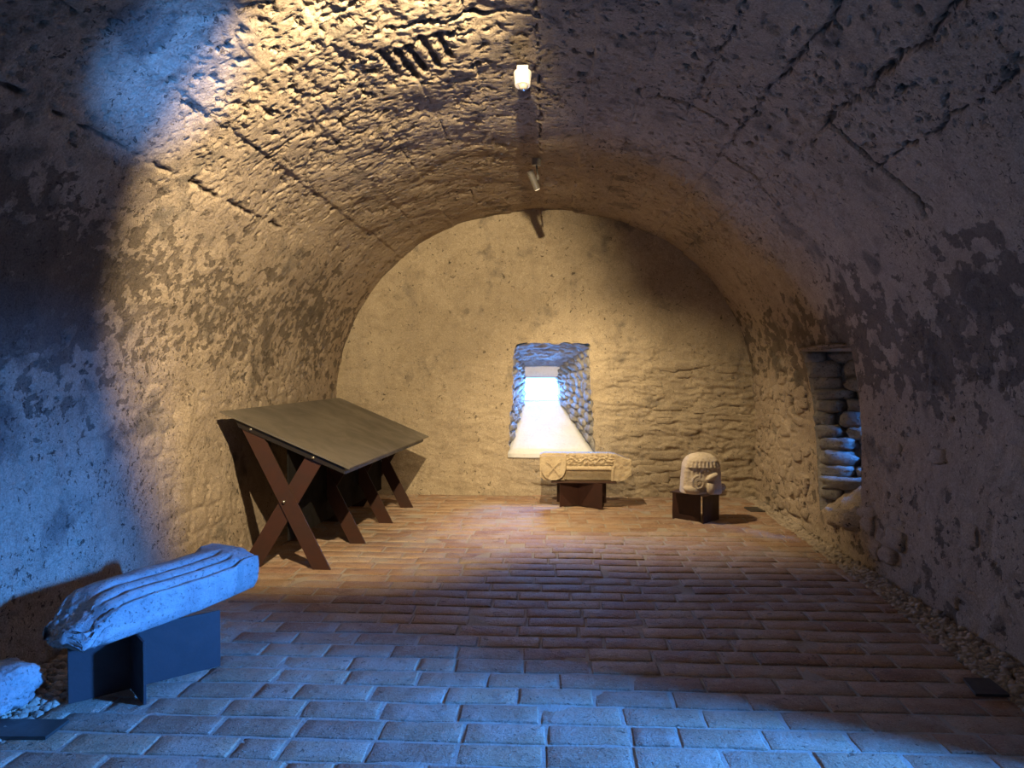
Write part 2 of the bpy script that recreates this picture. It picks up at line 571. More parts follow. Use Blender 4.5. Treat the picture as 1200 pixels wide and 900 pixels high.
    zone = zone + np.where(left, 0.32 * np.exp(-((YY - 3.2) / 0.9) ** 2) * np.exp(-((sside - 1.7) / 0.6) ** 2), 0.0)
    zone = zone + np.where(left, 0, 0.18 * (1 - sstep(5.0, 7.0, YY)) * (1 - sstep(1.8, 2.6, sside)))
    ln = fbm(SS / 0.125, YY / 0.15, 4, 61, 0.55) + 0.45 * fbm(SS / 0.75, YY / 0.85, 3, 67)
    ln = np.where(left, np.maximum(ln, 0.80 * fbm(SS / 0.062, YY / 0.080, 4, 63, 0.55) + 0.30 * fbm(SS / 0.6, YY / 0.6, 3, 69) + 0.02), ln)
    loss = np.clip(0.5 + 1.9 * (ln - (0.78 - 0.80 * zone)), 0, 1)
    loss = loss * sstep(0.05, 0.25, zone)
    # rubble stones under the plaster of the lower walls
    f1, f2, cid = worley(YY / 0.24 + 0.25 * fbm(SS / 0.4, YY / 0.4, 2, 71), SS / 0.155, 73)
    st = sstep(0.02, 0.38, f2 - f1)
    st_amt = low * (0.25 + 0.75 * sstep(-0.1, 0.4, fbm(SS / 0.8, YY / 0.9, 2, 77))) * np.where(left, 0.30, 0.35 + 0.5 * sstep(6.8, 7.3, YY))
    h = h + st_amt * 0.034 * (st - 0.6) + st_amt * 0.02 * (cid - 0.5) * st
    h = h + board - 0.014 * jm - 0.030 * cj - 0.034 * pit - 0.013 * spall * (0.75 + 0.6 * fbm(SS / 0.06, YY / 0.05, 3, 81)) - 0.005 * sstep(0.45, 0.6, loss)
    h = h - 0.004 * rough_zone * np.abs(fbm(SS / 0.05, YY / 0.05, 3, 83))
    stain = np.where(left, 1.25 * np.exp(-(((sside - 1.80) / 0.45) ** 2 + ((YY - 3.35) / 0.85) ** 2)) * (0.75 + 0.6 * fbm(SS / 0.2, YY / 0.2, 4, 88)) + 0.45 * np.exp(-(((sside - 2.9) / 0.5) ** 2 + ((YY - 2.7) / 0.5) ** 2)),  # second blob paints the light's falloff on the near upper left vault
                     0.55 * np.exp(-((sside - 1.75) / 0.42) ** 2) * sstep(-0.4, 0.3, fbm(SS / 0.5, YY / 0.5, 3, 87)))
    stain = stain + 0.60 * sstep(0.05, 0.6, fbm(SS / 0.45, YY / 0.55, 4, 91))
    pitm = np.clip(0.8 * pit + jm * 0.7 + cj * 0.9, 0, 1)
    return h, np.clip(loss, 0, 1), pitm, np.clip(stain, 0, 1)


hV, lossV, pitV, stainV = vault_fields()
# calm the relief round the two window niches of the right wall
for (y0, y1, z0, z1, tp) in NICHES:
    sa, sb = STOT - s_of_z(z1), STOT - z0
    dy = np.maximum(np.maximum(y0 - YY, YY - y1), 0); dsg = np.maximum(np.maximum(sa - SS, SS - sb), 0)
    hV = hV * (0.12 + 0.88 * sstep(0.0, 0.14, np.hypot(dy, dsg)))

PX = px[:, None] + nx[:, None] * hV
PZ = pz[:, None] + nz[:, None] * hV
PY = YY.copy()
# the far edge of the visible niche leans: shift the rows there
y0, y1, z0, z1, tp = NICHES[0]
lean = tp * np.clip((z1 - pz) / (z1 - z0), 0, 1.1)[:, None]
PY = PY - np.where(SS > STOT / 2, lean * np.exp(-((YY - y1) / 0.45) ** 2) * sstep(y0, y0 + 0.6, YY), 0)
edge_wob = 0.018 * fbm(SS / 0.10, YY / 0.5, 3, 95)
PY = PY + np.where(SS > STOT / 2, edge_wob * (np.exp(-((YY - y1) / 0.06) ** 2) + np.exp(-((YY - y0) / 0.06) ** 2)), 0)
PV = np.stack([PX, PY, PZ], -1)
keepV = np.ones((len(S) - 1, len(Y) - 1), bool)
Sc = 0.5 * (S[1:] + S[:-1]); Yc = 0.5 * (Y[1:] + Y[:-1])
for (y0, y1, z0, z1, tp) in NICHES:
    hole = ((Sc > STOT - s_of_z(z1)) & (Sc < STOT - z0))[:, None] & ((Yc > y0) & (Yc < y1))[None, :]
    keepV &= ~hole

def opening_edge(name, P, keep, inner, vec, mat, parent):
    """short return of the wall face into an opening: one quad for every edge between a kept and a removed cell"""
    nu, nv = keep.shape
    v, f = [], []
    vec = np.array(vec)

    def quad(a, b):
        k_ = len(v)
        v.extend([P[a], P[b], P[b] + vec, P[a] + vec]); f.append((k_, k_ + 1, k_ + 2, k_ + 3))
    ii, jj = np.nonzero(inner)
    for i, j in zip(ii, jj):
        if keep[i - 1, j]: quad((i, j), (i, j + 1))
        if keep[i + 1, j]: quad((i + 1, j), (i + 1, j + 1))
        if keep[i, j - 1]: quad((i, j), (i + 1, j))
        if keep[i, j + 1]: quad((i, j + 1), (i + 1, j + 1))
    me_ = bpy.data.meshes.new(name); me_.from_pydata([tuple(map(float, q)) for q in v], [], f)
    bm_ = bmesh.new(); bm_.from_mesh(me_); bmesh.ops.remove_doubles(bm_, verts=bm_.verts, dist=1e-5); bm_.to_mesh(me_); bm_.free()
    return link(name, me_, mat, parent)


i1 = int(np.searchsorted(S, S_LEFT_TOP)); i2 = int(np.searchsorted(S, S_RIGHT_TOP))


def vault_piece(name, a, b):
    sl = slice(a, b + 1)
    me = grid_mesh(name, PV[sl], keepV[a:b], {'loss': lossV[sl], 'pit': pitV[sl], 'stain': stainV[sl]})
    return struct(link(name, me, MAT_VAULT))


wall_left = vault_piece('wall_left', 0, i1)
ceiling = vault_piece('ceiling', i1, i2)
wall_right = vault_piece('wall_right', i2, len(S) - 1)
opening_edge('niche_edge', PV, keepV, ~keepV, (0.16, 0, 0), MAT_VAULT, wall_right)

# ------------------------------------------------------------------ back wall with the window hole
X = np.arange(-2.75, 2.6, 0.014); Z = np.arange(-0.05, 3.55, 0.014)
XX, ZZ = np.meshgrid(X, Z, indexing='ij')
WX0, WX1, WZ0, WZ1 = -0.44, 0.47, 0.50, 1.80           # hole in the wall face


def back_fields():
    lowm = 1 - sstep(1.35, 2.0, ZZ + 0.2 * fbm(XX / 0.7, ZZ / 0.7, 2, 101))
    h = 0.020 * fbm(XX / 1.2, ZZ / 1.0, 3, 103) + 0.007 * fbm(XX / 0.25, ZZ / 0.2, 4, 107) + 0.003 * fbm(XX / 0.06, ZZ / 0.05, 3, 109)
    f1, f2, cid = worley(XX / 0.30 + 0.3 * fbm(XX / 0.4, ZZ / 0.4, 2, 111), ZZ / 0.115 + 0.35 * fbm(XX / 0.5, ZZ / 0.3, 2, 112), 113)
    st = sstep(0.02, 0.30, f2 - f1)
    am = lowm * (0.35 + 0.65 * sstep(-0.25, 0.35, fbm(XX / 0.7, ZZ / 0.6, 2, 115) + 0.25 * (XX > 0.4)))
    am = am * (0.05 + 0.40 * sstep(0.2, 0.7, XX) * (1 - sstep(1.0, 1.5, ZZ)))
    h = h + am * (0.022 * (st - 0.6) + 0.026 * (cid - 0.5) * st)
    wz = 0.4 * fbm(XX / 0.25, ZZ / 0.2, 3, 116)
    led = fbm(XX / 0.42, ZZ / 0.105 + wz, 4, 117)
    led2 = fbm(XX / 0.20, ZZ / 0.060 + wz, 4, 118)
    terr = 0.013 * sstep(-0.03, 0.05, led) + 0.012 * sstep(0.28, 0.34, led) + 0.008 * sstep(0.12, 0.18, led2)
    right = sstep(0.1, 0.8, XX + 0.3 * fbm(XX / .5, ZZ / .5, 2, 114))
    h = h + terr * lowm * (0.30 + 0.70 * right)
    pit = sstep(0.62, 0.85, fbm(XX / 0.10, ZZ / 0.05, 3, 119)) * (0.35 + 0.5 * lowm)
    h = h - 0.02 * pit
    loss = np.clip(0.5 + 1.5 * (fbm(XX / 0.25, ZZ / 0.12, 4, 121) - 0.80), 0, 1) * 0.9
    stain = 0.48 * sstep(-0.05, 0.6, fbm(XX / 0.5, ZZ / 0.6, 5, 123, 0.6)) + 0.35 * sstep(2.7, 3.3, ZZ) * sstep(-0.3, 0.4, fbm(XX / 0.4, ZZ / 0.5, 3, 125))
    stain = stain + 0.35 * np.exp(-(((XX - 0.75) / 0.5) ** 2 + ((ZZ - 2.0) / 0.6) ** 2)) * sstep(-0.2, 0.5, fbm(XX / 0.3, ZZ / 0.3, 3, 127))
    return h, loss, pit * 0.8, np.clip(stain, 0, 1)


hB, lossB, pitB, stainB = back_fields()
dxh = np.maximum(np.maximum(WX0 - XX, XX - WX1), 0); dzh = np.maximum(np.maximum(WZ0 - ZZ, ZZ - WZ1), 0)
dh = np.hypot(dxh, dzh)
hB = hB * (0.25 + 0.75 * sstep(0, 0.12, dh))
wob = np.exp(-(dh / 0.05) ** 2) * (ZZ > WZ0 + 0.03)
XB = XX + wob * 0.028 * fbm(XX / 0.3, ZZ / 0.085, 3, 131) - np.exp(-(dh / 0.10) ** 2) * np.sign(XX) * -0.055 * np.clip((1.3 - ZZ) / 0.8, 0, 1) * (np.abs(XX) > 0.3)
ZB = ZZ + wob * 0.03 * fbm(XX / 0.12, ZZ / 0.3, 3, 133)
PB = np.stack([XB, YB - hB, ZB], -1)
Xc = 0.5 * (X[1:] + X[:-1]); Zc = 0.5 * (Z[1:] + Z[:-1])
corner = (np.hypot(np.maximum(np.abs(Xc - 0.015)[:, None] - 0.35, 0), np.maximum(Zc - 1.70, 0)[None, :]) > 0.115)
holeB = ((Xc > WX0) & (Xc < WX1))[:, None] & ((Zc > WZ0) & (Zc < WZ1))[None, :] & ~(corner & (Zc > 1.70)[None, :])
meB = grid_mesh('wall_back', PB, ~holeB, {'loss': lossB, 'pit': pitB, 'stain': stainB}, flip=True)
wall_back = struct(link('wall_back', meB, MAT_BACK))
opening_edge('window_edge', PB, ~holeB, holeB, (0, 0.10, 0), MAT_BACK, wall_back)

# end of the hall behind the camera
bm = bmesh.new()
add_box(bm, (VCX, -2.55, 1.7), (5.4, 0.1, 3.7))
wall_front = struct(link('wall_front', bm_mesh('wall_front', bm), MAT_BACK))


def patch(name, fn, nu, nv, amp, mat, parent, seed, flip=False, fade=True, scale=0.12):
    """a rough masonry surface: fn(u, v) -> 3D arrays, pushed along its own normal by noise"""
    u = np.linspace(0, 1, nu); v = np.linspace(0, 1, nv)
    U, V = np.meshgrid(u, v, indexing='ij')
    P = fn(U, V)
    du = np.gradient(P, axis=0); dv = np.gradient(P, axis=1)
    N = np.cross(du, dv); N /= np.linalg.norm(N, axis=-1, keepdims=True) + 1e-9
    if flip:
        N = -N
    lu = np.linalg.norm(P[-1, nv // 2] - P[0, nv // 2]); lv = np.linalg.norm(P[nu // 2, -1] - P[nu // 2, 0])
    n = fbm(U * lu / scale, V * lv / scale, 4, seed, 0.55) + 0.6 * fbm(U * lu / 0.4, V * lv / 0.4, 2, seed + 3)
    w = sstep(0, 0.12, np.minimum(np.minimum(U, 1 - U) * 3, np.minimum(V, 1 - V) * 3)) if fade else 1.0
    P = P + N * (amp * n * w)[..., None]
    me = grid_mesh(name, P, None, {'loss': np.clip(0.25 + 0.8 * fbm(U * lu / 0.2, V * lv / 0.15, 3, seed + 9), 0, 1) * 0.8}, flip=flip)
    return link(name, me, mat, parent)


# ---- rough stones: a small library of meshes shared by all the single stones
def stone_mesh(name, seed, cuts=4, rough=0.26, power=5.0):
    """an irregular quarried block: a rounded cuboid broken up by noise"""
    bm = bmesh.new()
    bmesh.ops.create_cube(bm, size=2.0)
    bmesh.ops.subdivide_edges(bm, edges=bm.edges[:], cuts=cuts, use_grid_fill=True)
    off = Vector((seed * 7.3, seed * 3.1, seed * 5.7))
    for v in bm.verts:
        c = v.co.copy()
        p = c.normalized()
        k_ = (abs(p.x) ** power + abs(p.y) ** power + abs(p.z) ** power) ** (-1 / power)
        n1 = mnoise.noise(p * 1.3 + off); n2 = mnoise.noise(p * 3.1 + off); n3 = mnoise.noise(p * 6.5 + off)
        v.co = p * k_ * 0.5 * (1 + rough * n1 + rough * 0.7 * n2 + rough * 0.35 * n3)
    return bm_mesh(name, bm, smooth=True)


STONES = [stone_mesh('stone', k + 1) for k in range(10)]
STONES_RUBBLE = [m.copy() for m in STONES]
STONES_BACK = [m.copy() for m in STONES]
STONES_VAULT = [m.copy() for m in STONES]
for lst, mt in ((STONES_RUBBLE, MAT_RUBBLE), (STONES_BACK, MAT_BACK), (STONES_VAULT, MAT_VAULT)):
    for m in lst:
        m.materials.append(mt)


def put_stone(lib, loc, dims, rot, parent, k):
    o = bpy.data.objects.new('stone', lib[k % len(lib)])
    COL.objects.link(o)
    o.parent = parent
    o.location = loc
    o.scale = dims
    o.rotation_euler = rot
    return o


# ---- window niche in the right wall (seen) and its twin beside the camera
def niche(y0, y1, z0, z1, tp, deep, yn, yf, wz0, wz1):
    """y0..y1 opening along the wall, yn..yf window at the outer end"""
    xe = wall_x_right(1.0) + deep

    def far(u, v):
        z = z0 + (z1 - z0) * v
        ye = y1 - tp * (z1 - z) / (z1 - z0)
        zo = wz0 - 0.05 + (wz1 - wz0 + 0.1) * v
        return np.stack([wall_x_right(z) * (1 - u) + xe * u, ye * (1 - u) + yf * u, z * (1 - u) + zo * u], -1)

    def near(u, v):
        z = z0 + (z1 - z0) * v
        zo = wz0 - 0.05 + (wz1 - wz0 + 0.1) * v
        return np.stack([wall_x_right(z) * (1 - u) + xe * u, y0 * (1 - u) + yn * u + 0 * v, z * (1 - u) + zo * u], -1)

    def head(u, v):
        return np.stack([wall_x_right(z1) * (1 - u) + xe * u + 0 * v, (y0 + (y1 - y0) * v) * (1 - u) + (yn + (yf - yn) * v) * u,
                         z1 * (1 - u) + (wz1 + .05) * u + 0 * v], -1)

    def sill(u, v):
        return np.stack([wall_x_right(z0) * (1 - u) + xe * u + 0 * v, (y0 + (y1 - tp - y0) * v) * (1 - u) + (yn + (yf - yn) * v) * u,
                         z0 * (1 - u) + (wz0 - .05) * u + 0 * v], -1)
    patch('niche_jamb', far, 60, 80, 0.02, MAT_RUBBLE, wall_right, 141)
    patch('niche_jamb', near, 40, 50, 0.015, MAT_VAULT, wall_right, 142)
    patch('niche_head', head, 40, 40, 0.012, MAT_VAULT, wall_right, 143)
    patch('niche_sill', sill, 50, 50, 0.03, MAT_VAULT, wall_right, 144, flip=True)
    # outer end: masonry round a small window
    ya_, yb_ = y0 - .25, y1 + .30
    bm = bmesh.new()
    yc, zc = 0.5 * (yn + yf), 0.5 * (wz0 + wz1)
    add_box(bm, (xe + .04, (yn + ya_) / 2, zc), (.08, yn - ya_, 2.4)); add_box(bm, (xe + .04, (yf + yb_) / 2, zc), (.08, yb_ - yf, 2.4))
    add_box(bm, (xe + .04, yc, wz0 - .6), (.08, yf - yn, 1.2)); add_box(bm, (xe + .04, yc, wz1 + .5), (.08, yf - yn, 1.0))
    link('niche_end', bm_mesh('niche_end', bm), MAT_RUBBLE, wall_right)
    # unseen boxes added round the niche to stop sky light leaking in
    bm = bmesh.new()
    zt = max(z1 + .30, wz1 + .15)
    xw = 2.47; L_ = xe + .08 - xw; xm = xw + L_ / 2
    add_box(bm, (xm, ya_, zt / 2), (L_, .06, zt + .2)); add_box(bm, (xm, yb_, zt / 2), (L_, .06, zt + .2))
    xt = 2.27
    add_box(bm, ((xt + xe + .08) / 2, (ya_ + yb_) / 2, zt), (xe + .08 - xt, yb_ - ya_, .06)); add_box(bm, (xm, (ya_ + yb_) / 2, -.08), (L_, yb_ - ya_, .06))
    link('leak_block', bm_mesh('leak_block', bm), MAT_RUBBLE, wall_right)


niche(5.87, 7.00, 0.24, 1.66, 0.26, 0.85, 5.93, 6.25, 1.24, 1.59)
niche(1.15, 2.62, 0.26, 1.70, 0.0, 1.12, 1.93, 2.31, 1.55, 2.12)

# coursed stones on the visible jamb
k = 0
z = 0.36
while z < 1.62:
    hz = random.uniform(0.075, 0.15)
    x = float(wall_x_right(z)) + 0.01
    while x < 3.0:
        w = random.uniform(0.14, 0.34)
        u = (x + w / 2 - 2.35) / 0.85
        ye = 7.00 - 0.26 * (1.66 - z) / 1.42
        yv = ye * (1 - u) + 6.27 * u
        put_stone(STONES_RUBBLE, (x + w / 2, yv + random.uniform(-0.015, 0.03), z + hz / 2), (w * 1.10, random.uniform(.16, .26), hz * 1.16),
                  (random.uniform(-.06, .06), random.uniform(-.08, .08), R(-35) + random.uniform(-.12, .12)), wall_right, k)
        k += 1; x += w
    z += hz
# flat lintel stone over the opening, rubble on its sill
put_stone(STONES_VAULT, (2.42, 6.45, 1.675), (0.42, 1.05, 0.05), (0, 0, 0.02), wall_right, 3)
for (yy, xx, zz, a, b, c) in ((5.98, 2.42, .31, .20, .22, .17), (6.18, 2.44, .28, .18, .20, .14), (6.36, 2.42, .25, .20, .20, .13), (6.54, 2.45, .24, .16, .18, .10), (6.10, 2.60, .36, .24, .26, .15), (6.38, 2.66, .36, .24, .24, .14), (6.02, 2.80, .42, .26, .30, .16), (6.62, 2.60, .30, .18, .16, .10)):
    put_stone(STONES_VAULT, (xx, yy, zz), (a, b, c), (random.uniform(-.2, .2), random.uniform(-.2, .2), random.uniform(0, 3)), wall_right, k); k += 1

# stones proud of the lower right wall beyond the niche and between niche and camera
for (ya, yb, za, zb, n) in ((7.10, 8.80, 0.12, 1.35, 74), (4.3, 5.8, 0.15, 1.0, 12)):
    for i in range(n):
        yy = random.uniform(ya, yb); zz = random.uniform(za, zb)
        put_stone(STONES_VAULT, (float(wall_x_right(zz)) + 0.040, yy, zz), (0.115, random.uniform(.14, .30), random.uniform(.08, .16)),
                  (random.uniform(-.25, .25), 0, random.uniform(-.12, .12)), wall_right, k)
        k += 1
# and of the lower back wall
n = 0
while n < 34:
    xx = random.uniform(-2.2, 2.25); zz = random.uniform(0.1, 1.55)
    if xx < 0.66 and not (zz < 0.38 and xx > -1.6):
        continue
    put_stone(STONES_BACK, (xx, YB + 0.040, zz), (random.uniform(.20, .44), 0.115, random.uniform(.075, .15)), (0, random.uniform(-.10, .10), random.uniform(-.06, .06)), wall_back, n)
    n += 1

# ---- reveal of the back window: rough splayed sides and head, smooth sloping sill
IX0, IX1, IZ0, IZ1, IY = -0.352, 0.122, 1.075, 1.40, 9.72


def side(x_out_bot, x_out_top, x_in):
    def fn(u, v):
        zo = WZ0 + (WZ1 - WZ0) * v
        zi = IZ0 + (IZ1 + 0.14 - IZ0) * v
        xo = x_out_bot + (x_out_top - x_out_bot) * v
        return np.stack([xo * (1 - u) + x_in * u, YB * (1 - u) + IY * u + 0 * v, zo * (1 - u) + zi * u], -1)
    return fn


def head_fn(u, v):
    xo = WX0 - .02 + (WX1 - WX0 + .04) * v; xi = IX0 - .02 + (IX1 - IX0 + .04) * v
    zo = WZ1 - 0.10 * (np.abs(v - 0.5) * 2) ** 6
    return np.stack([xo * (1 - u) + xi * u, YB - 0.005 + (IY - YB) * u + 0 * v, zo * (1 - u) + (IZ1 + 0.13) * u], -1)


def sill_fn(u, v):
    xo = -0.50 + 1.02 * v; xi = IX0 + (IX1 - IX0) * v
    return np.stack([xo * (1 - u) + xi * u, YB - 0.03 + (IY - YB + .03) * u + 0 * v, WZ0 + (IZ0 - WZ0) * u + 0 * v], -1)


patch('window_jamb', side(-0.505, -0.44, IX0), 60, 80, 0.022, MAT_RUBBLE, wall_back, 151, fade=True, scale=0.09)
patch('window_jamb', side(0.525, 0.475, IX1), 60, 80, 0.030, MAT_RUBBLE, wall_back, 152, flip=True, scale=0.09)
patch('window_head', head_fn, 50, 60, 0.026, MAT_RUBBLE, wall_back, 153, flip=True, scale=0.10)
sill_bm = bmesh.new()
vs = []
for (u, v) in ((0, 0), (0, 1), (1, 1), (1, 0)):
    p = sill_fn(np.array(float(u)), np.array(float(v)))
    vs.append(sill_bm.verts.new(p))
f = sill_bm.faces.new(vs)
r = bmesh.ops.extrude_face_region(sill_bm, geom=[f])
bmesh.ops.translate(sill_bm, vec=(0, 0.0, -0.05), verts=[e for e in r['geom'] if isinstance(e, bmesh.types.BMVert)])
bmesh.ops.subdivide_edges(sill_bm, edges=sill_bm.edges[:], cuts=10, use_grid_fill=True)
for v in sill_bm.verts:
    v.co.z += 0.006 * mnoise.noise(v.co * 5)
link('window_sill', bm_mesh('window_sill', sill_bm, True), MAT_WHITE_PLASTER, wall_back)
# stones in the sides of the reveal
for sgn, xb, xt, xi in ((-1, -0.505, -0.44, IX0), (1, 0.525, 0.475, IX1)):
    for r_ in range(9):
        v = (r_ + 0.5) / 9
        u = random.uniform(0.03, 0.12)
        while u < 0.95:
            w = random.uniform(0.12, 0.26)
            zo = WZ0 + (WZ1 - WZ0) * v; zi = IZ0 + (IZ1 + 0.14 - IZ0) * v
            uu = u + w / 2
            zz = zo * (1 - uu) + zi * uu
            sill_z = WZ0 + (IZ0 - WZ0) * uu
            if zz > sill_z + 0.03:
                xo = xb + (xt - xb) * v
                put_stone(STONES_RUBBLE, ((xo * (1 - uu) + xi * uu) + sgn * 0.030, YB + (IY - YB) * uu, zz), (0.11, w * 0.9, 0.105 * (1 - 0.55 * uu)),
                          (random.uniform(-.1, .1) + 0.25, random.uniform(-.15, .15), sgn * R(16 if sgn < 0 else 21) + random.uniform(-.12, .12)), wall_back, k)
                k += 1
            u += w
# plaster surround at the outer end of the reveal, window in it
bm = bmesh.new()
xc = 0.5 * (IX0 + IX1)
add_box(bm, (xc, IY + .05, IZ1 + .45), (1.6, .10, .90)); add_box(bm, (xc, IY + .05, IZ0 - .5), (1.6, .10, 1.0))
add_box(bm, (IX0 - .4, IY + .05, 0.5 * (IZ0 + IZ1)), (.8, .10, IZ1 - IZ0)); add_box(bm, (IX1 + .4, IY + .05, 0.5 * (IZ0 + IZ1)), (.8, .10, IZ1 - IZ0))
link('window_surround', bm_mesh('window_surround', bm), MAT_WHITE_PLASTER, wall_back)
bm = bmesh.new()  # unseen boxes added behind the reveal to block light leaks
ym, yl = (YB + .06 + IY + .1) / 2, IY + .1 - YB - .06
add_box(bm, (-.82, ym, 1.15), (.06, yl, 2.2)); add_box(bm, (.82, ym, 1.15), (.06, yl, 2.2))
add_box(bm, (0, ym, 2.22), (1.7, yl, .06)); add_box(bm, (0, ym, .10), (1.7, yl, .06))
link('leak_block', bm_mesh('leak_block', bm), MAT_RUBBLE, wall_back)


def window(name, c, w, h, axis):
    """a small fixed light: frame of four bars and one pane"""
    root = bpy.data.objects.new(name, None); COL.objects.link(root); root.location = c; struct(root)
    if axis == 'x':
        root.rotation_euler = (0, 0, R(-90))
    bm = bmesh.new()
    b = 0.022
    add_box(bm, (0, 0, h / 2 - b / 2), (w, .04, b)); add_box(bm, (0, 0, -h / 2 + b / 2), (w, .04, b))
    add_box(bm, (-w / 2 + b / 2, 0, 0), (b, .04, h - 2 * b)); add_box(bm, (w / 2 - b / 2, 0, 0), (b, .04, h - 2 * b))
    link('window_frame', bm_mesh('window_frame', bm), MAT_FRAME, root)
    bm = bmesh.new(); add_box(bm, (0, 0, 0), (w - 2 * b, .006, h - 2 * b))
    link('pane', bm_mesh('pane', bm), MAT_GLASS, root)
    return root


window('window_1', (xc, IY + .06, 0.5 * (IZ0 + IZ1)), IX1 - IX0, IZ1 - IZ0, 'y')
window('window_2', (VCX + VA + 0.85 + .04, 6.09, 1.415), 0.32, 0.35, 'x')
window('window_3', (VCX + VA + 1.12 + .04, 2.12, 1.835), 0.38, 0.57, 'x')

# ------------------------------------------------------------------ floor: mortar bed, bricks
xs = np.linspace(-2.6, 2.45, 200); ys = np.concatenate([np.linspace(-2.6, 2.3, 12), np.linspace(2.4, 8.95, 260)])
FX, FY = np.meshgrid(xs, ys, indexing='ij')


def floor_z(x, y):
    return 0.010 * fbm(x / 1.3, y / 1.3, 2, 161) + 0.004 * fbm(x / 0.4, y / 0.4, 2, 165)


def floor_edges(y):
    right = np.interp(y, [2.0, 3.6, 5.0, 6.2, 8.3, 9.0], [2.06, 2.10, 2.18, 2.22, 2.25, 2.27])
    left = np.interp(y, [2.0, 3.4, 4.4, 8.9], [-2.19, -2.20, -2.40, -2.44])
    return left, right


le, re_ = floor_edges(FY)
inside = sstep(-0.03, 0.03, FX - le) * sstep(-0.03, 0.03, re_ - FX)
FZ = floor_z(FX, FY) + np.where(inside > 0.5, -0.0042 + 0.002 * fbm(FX / 0.12, FY / 0.12, 3, 167), -0.05)
floor = struct(link('floor', grid_mesh('floor', np.stack([FX, FY, FZ], -1)), MAT_MORTAR))


def brick_mesh(seed):
    """one worn brick, 1 x 1 in plan: rounded rim, uneven top"""
    nx_, ny_ = 7, 5
    us = [0, .025, .25, .5, .75, .975, 1][:nx_]; vs_ = [0, .05, .5, .95, 1]
    bm = bmesh.new()
    g = {}
    for i, a in enumerate(us):
        for j, b in enumerate(vs_):
            ed = (i in (0, nx_ - 1)) or (j in (0, ny_ - 1))
            n = mnoise.noise(Vector((a * 2.3 + seed * 5, b * 2.1, seed)))
            z_ = -0.0045 + 0.004 * n if ed else 0.0018 * n
            jx = 0.012 * mnoise.noise(Vector((a * 3 + seed, b * 3, 7.7 + seed)))
            jy = 0.030 * mnoise.noise(Vector((a * 3 + seed, b * 3, 3.3 - seed)))
            g[i, j] = bm.verts.new((a - .5 + jx, b - .5 + jy, z_))
    for i in range(nx_ - 1):
        for j in range(ny_ - 1):
            bm.faces.new((g[i, j], g[i + 1, j], g[i + 1, j + 1], g[i, j + 1]))
    rim = [g[i, 0] for i in range(nx_)] + [g[nx_ - 1, j] for j in range(1, ny_)] + [g[i, ny_ - 1] for i in range(nx_ - 2, -1, -1)] + [g[0, j] for j in range(ny_ - 2, 0, -1)]
    low = [bm.verts.new((v.co.x * 1.01, v.co.y * 1.02, -0.05)) for v in rim]
    for i in range(len(rim)):
        j = (i + 1) % len(rim)
        bm.faces.new((rim[i], low[i], low[j], rim[j]))
    return bm_mesh('brick', bm, smooth=True)


BRICKS = [brick_mesh(s_ + 1) for s_ in range(16)]
for m in BRICKS:
    m.materials.append(MAT_BRICK)
PITCH_Y, LEN_X, JT = 0.172, 0.345, 0.012
slots = []
row = 0
y = 2.46
while y < YB + 0.05:
    off = (row % 2) * LEN_X * 0.5 + random.uniform(-0.05, 0.05)
    x = -2.6 + off
    lx, rx_ = floor_edges(y + PITCH_Y / 2)
    while x < rx_:
        w = LEN_X * random.choice((1, 1, 1, 1, .97, 1.03, 1.0, .55 if random.random() < .3 else 1))
        a, b = max(x, float(lx)), min(x + w, float(rx_))
        if b - a > 0.06:
            slots.append((0.5 * (a + b), y + PITCH_Y / 2, b - a - JT, PITCH_Y - JT + random.uniform(-.008, .005)))
        x += w
    y += PITCH_Y
    row += 1
px_per_m = 880.0
single = [q for q in slots if abs(q[0] + 0.05 * q[1]) < 0.72 * q[1] + 0.2]
single = single[:300]
rest = [q for q in slots if q not in set(single)]
mb_v, mb_f, mb_t = [], [], []
for i, (x, y, w, d) in enumerate(single):
    o = bpy.data.objects.new('brick', BRICKS[random.randrange(16)])
    COL.objects.link(o); o.parent = floor
    o.location = (x, y, float(floor_z(np.array(x), np.array(y))) + random.uniform(-0.002, 0.002))
    o.scale = (w, d, 1)
    o.rotation_euler = (random.uniform(-.008, .008), random.uniform(-.005, .005), random.uniform(-.012, .012) + (math.pi if random.random() < .5 else 0))
for (x, y, w, d) in rest:
    m = BRICKS[random.randrange(16)]
    z_ = float(floor_z(np.array(x), np.array(y))) + random.uniform(-0.003, 0.003)
    rx, ry = random.uniform(-.010, .010), random.uniform(-.006, .006)
    base = len(mb_v); tone = random.random()
    for v in m.vertices:
        mb_v.append((x + v.co.x * w, y + v.co.y * d, z_ + v.co.z + rx * v.co.y * d - ry * v.co.x * w)); mb_t.append(tone)
    for p in m.polygons:
        mb_f.append([base + i for i in p.vertices])
me = bpy.data.meshes.new('brick_paving')
me.from_pydata(mb_v, [], mb_f)
me.polygons.foreach_set('use_smooth', [True] * len(me.polygons))
at = me.attributes.new('tone', 'FLOAT', 'POINT'); at.data.foreach_set('value', np.array(mb_t, np.float32))
o = link('brick_paving', me, MAT_BRICK, floor); o['kind'] = 'stuff'


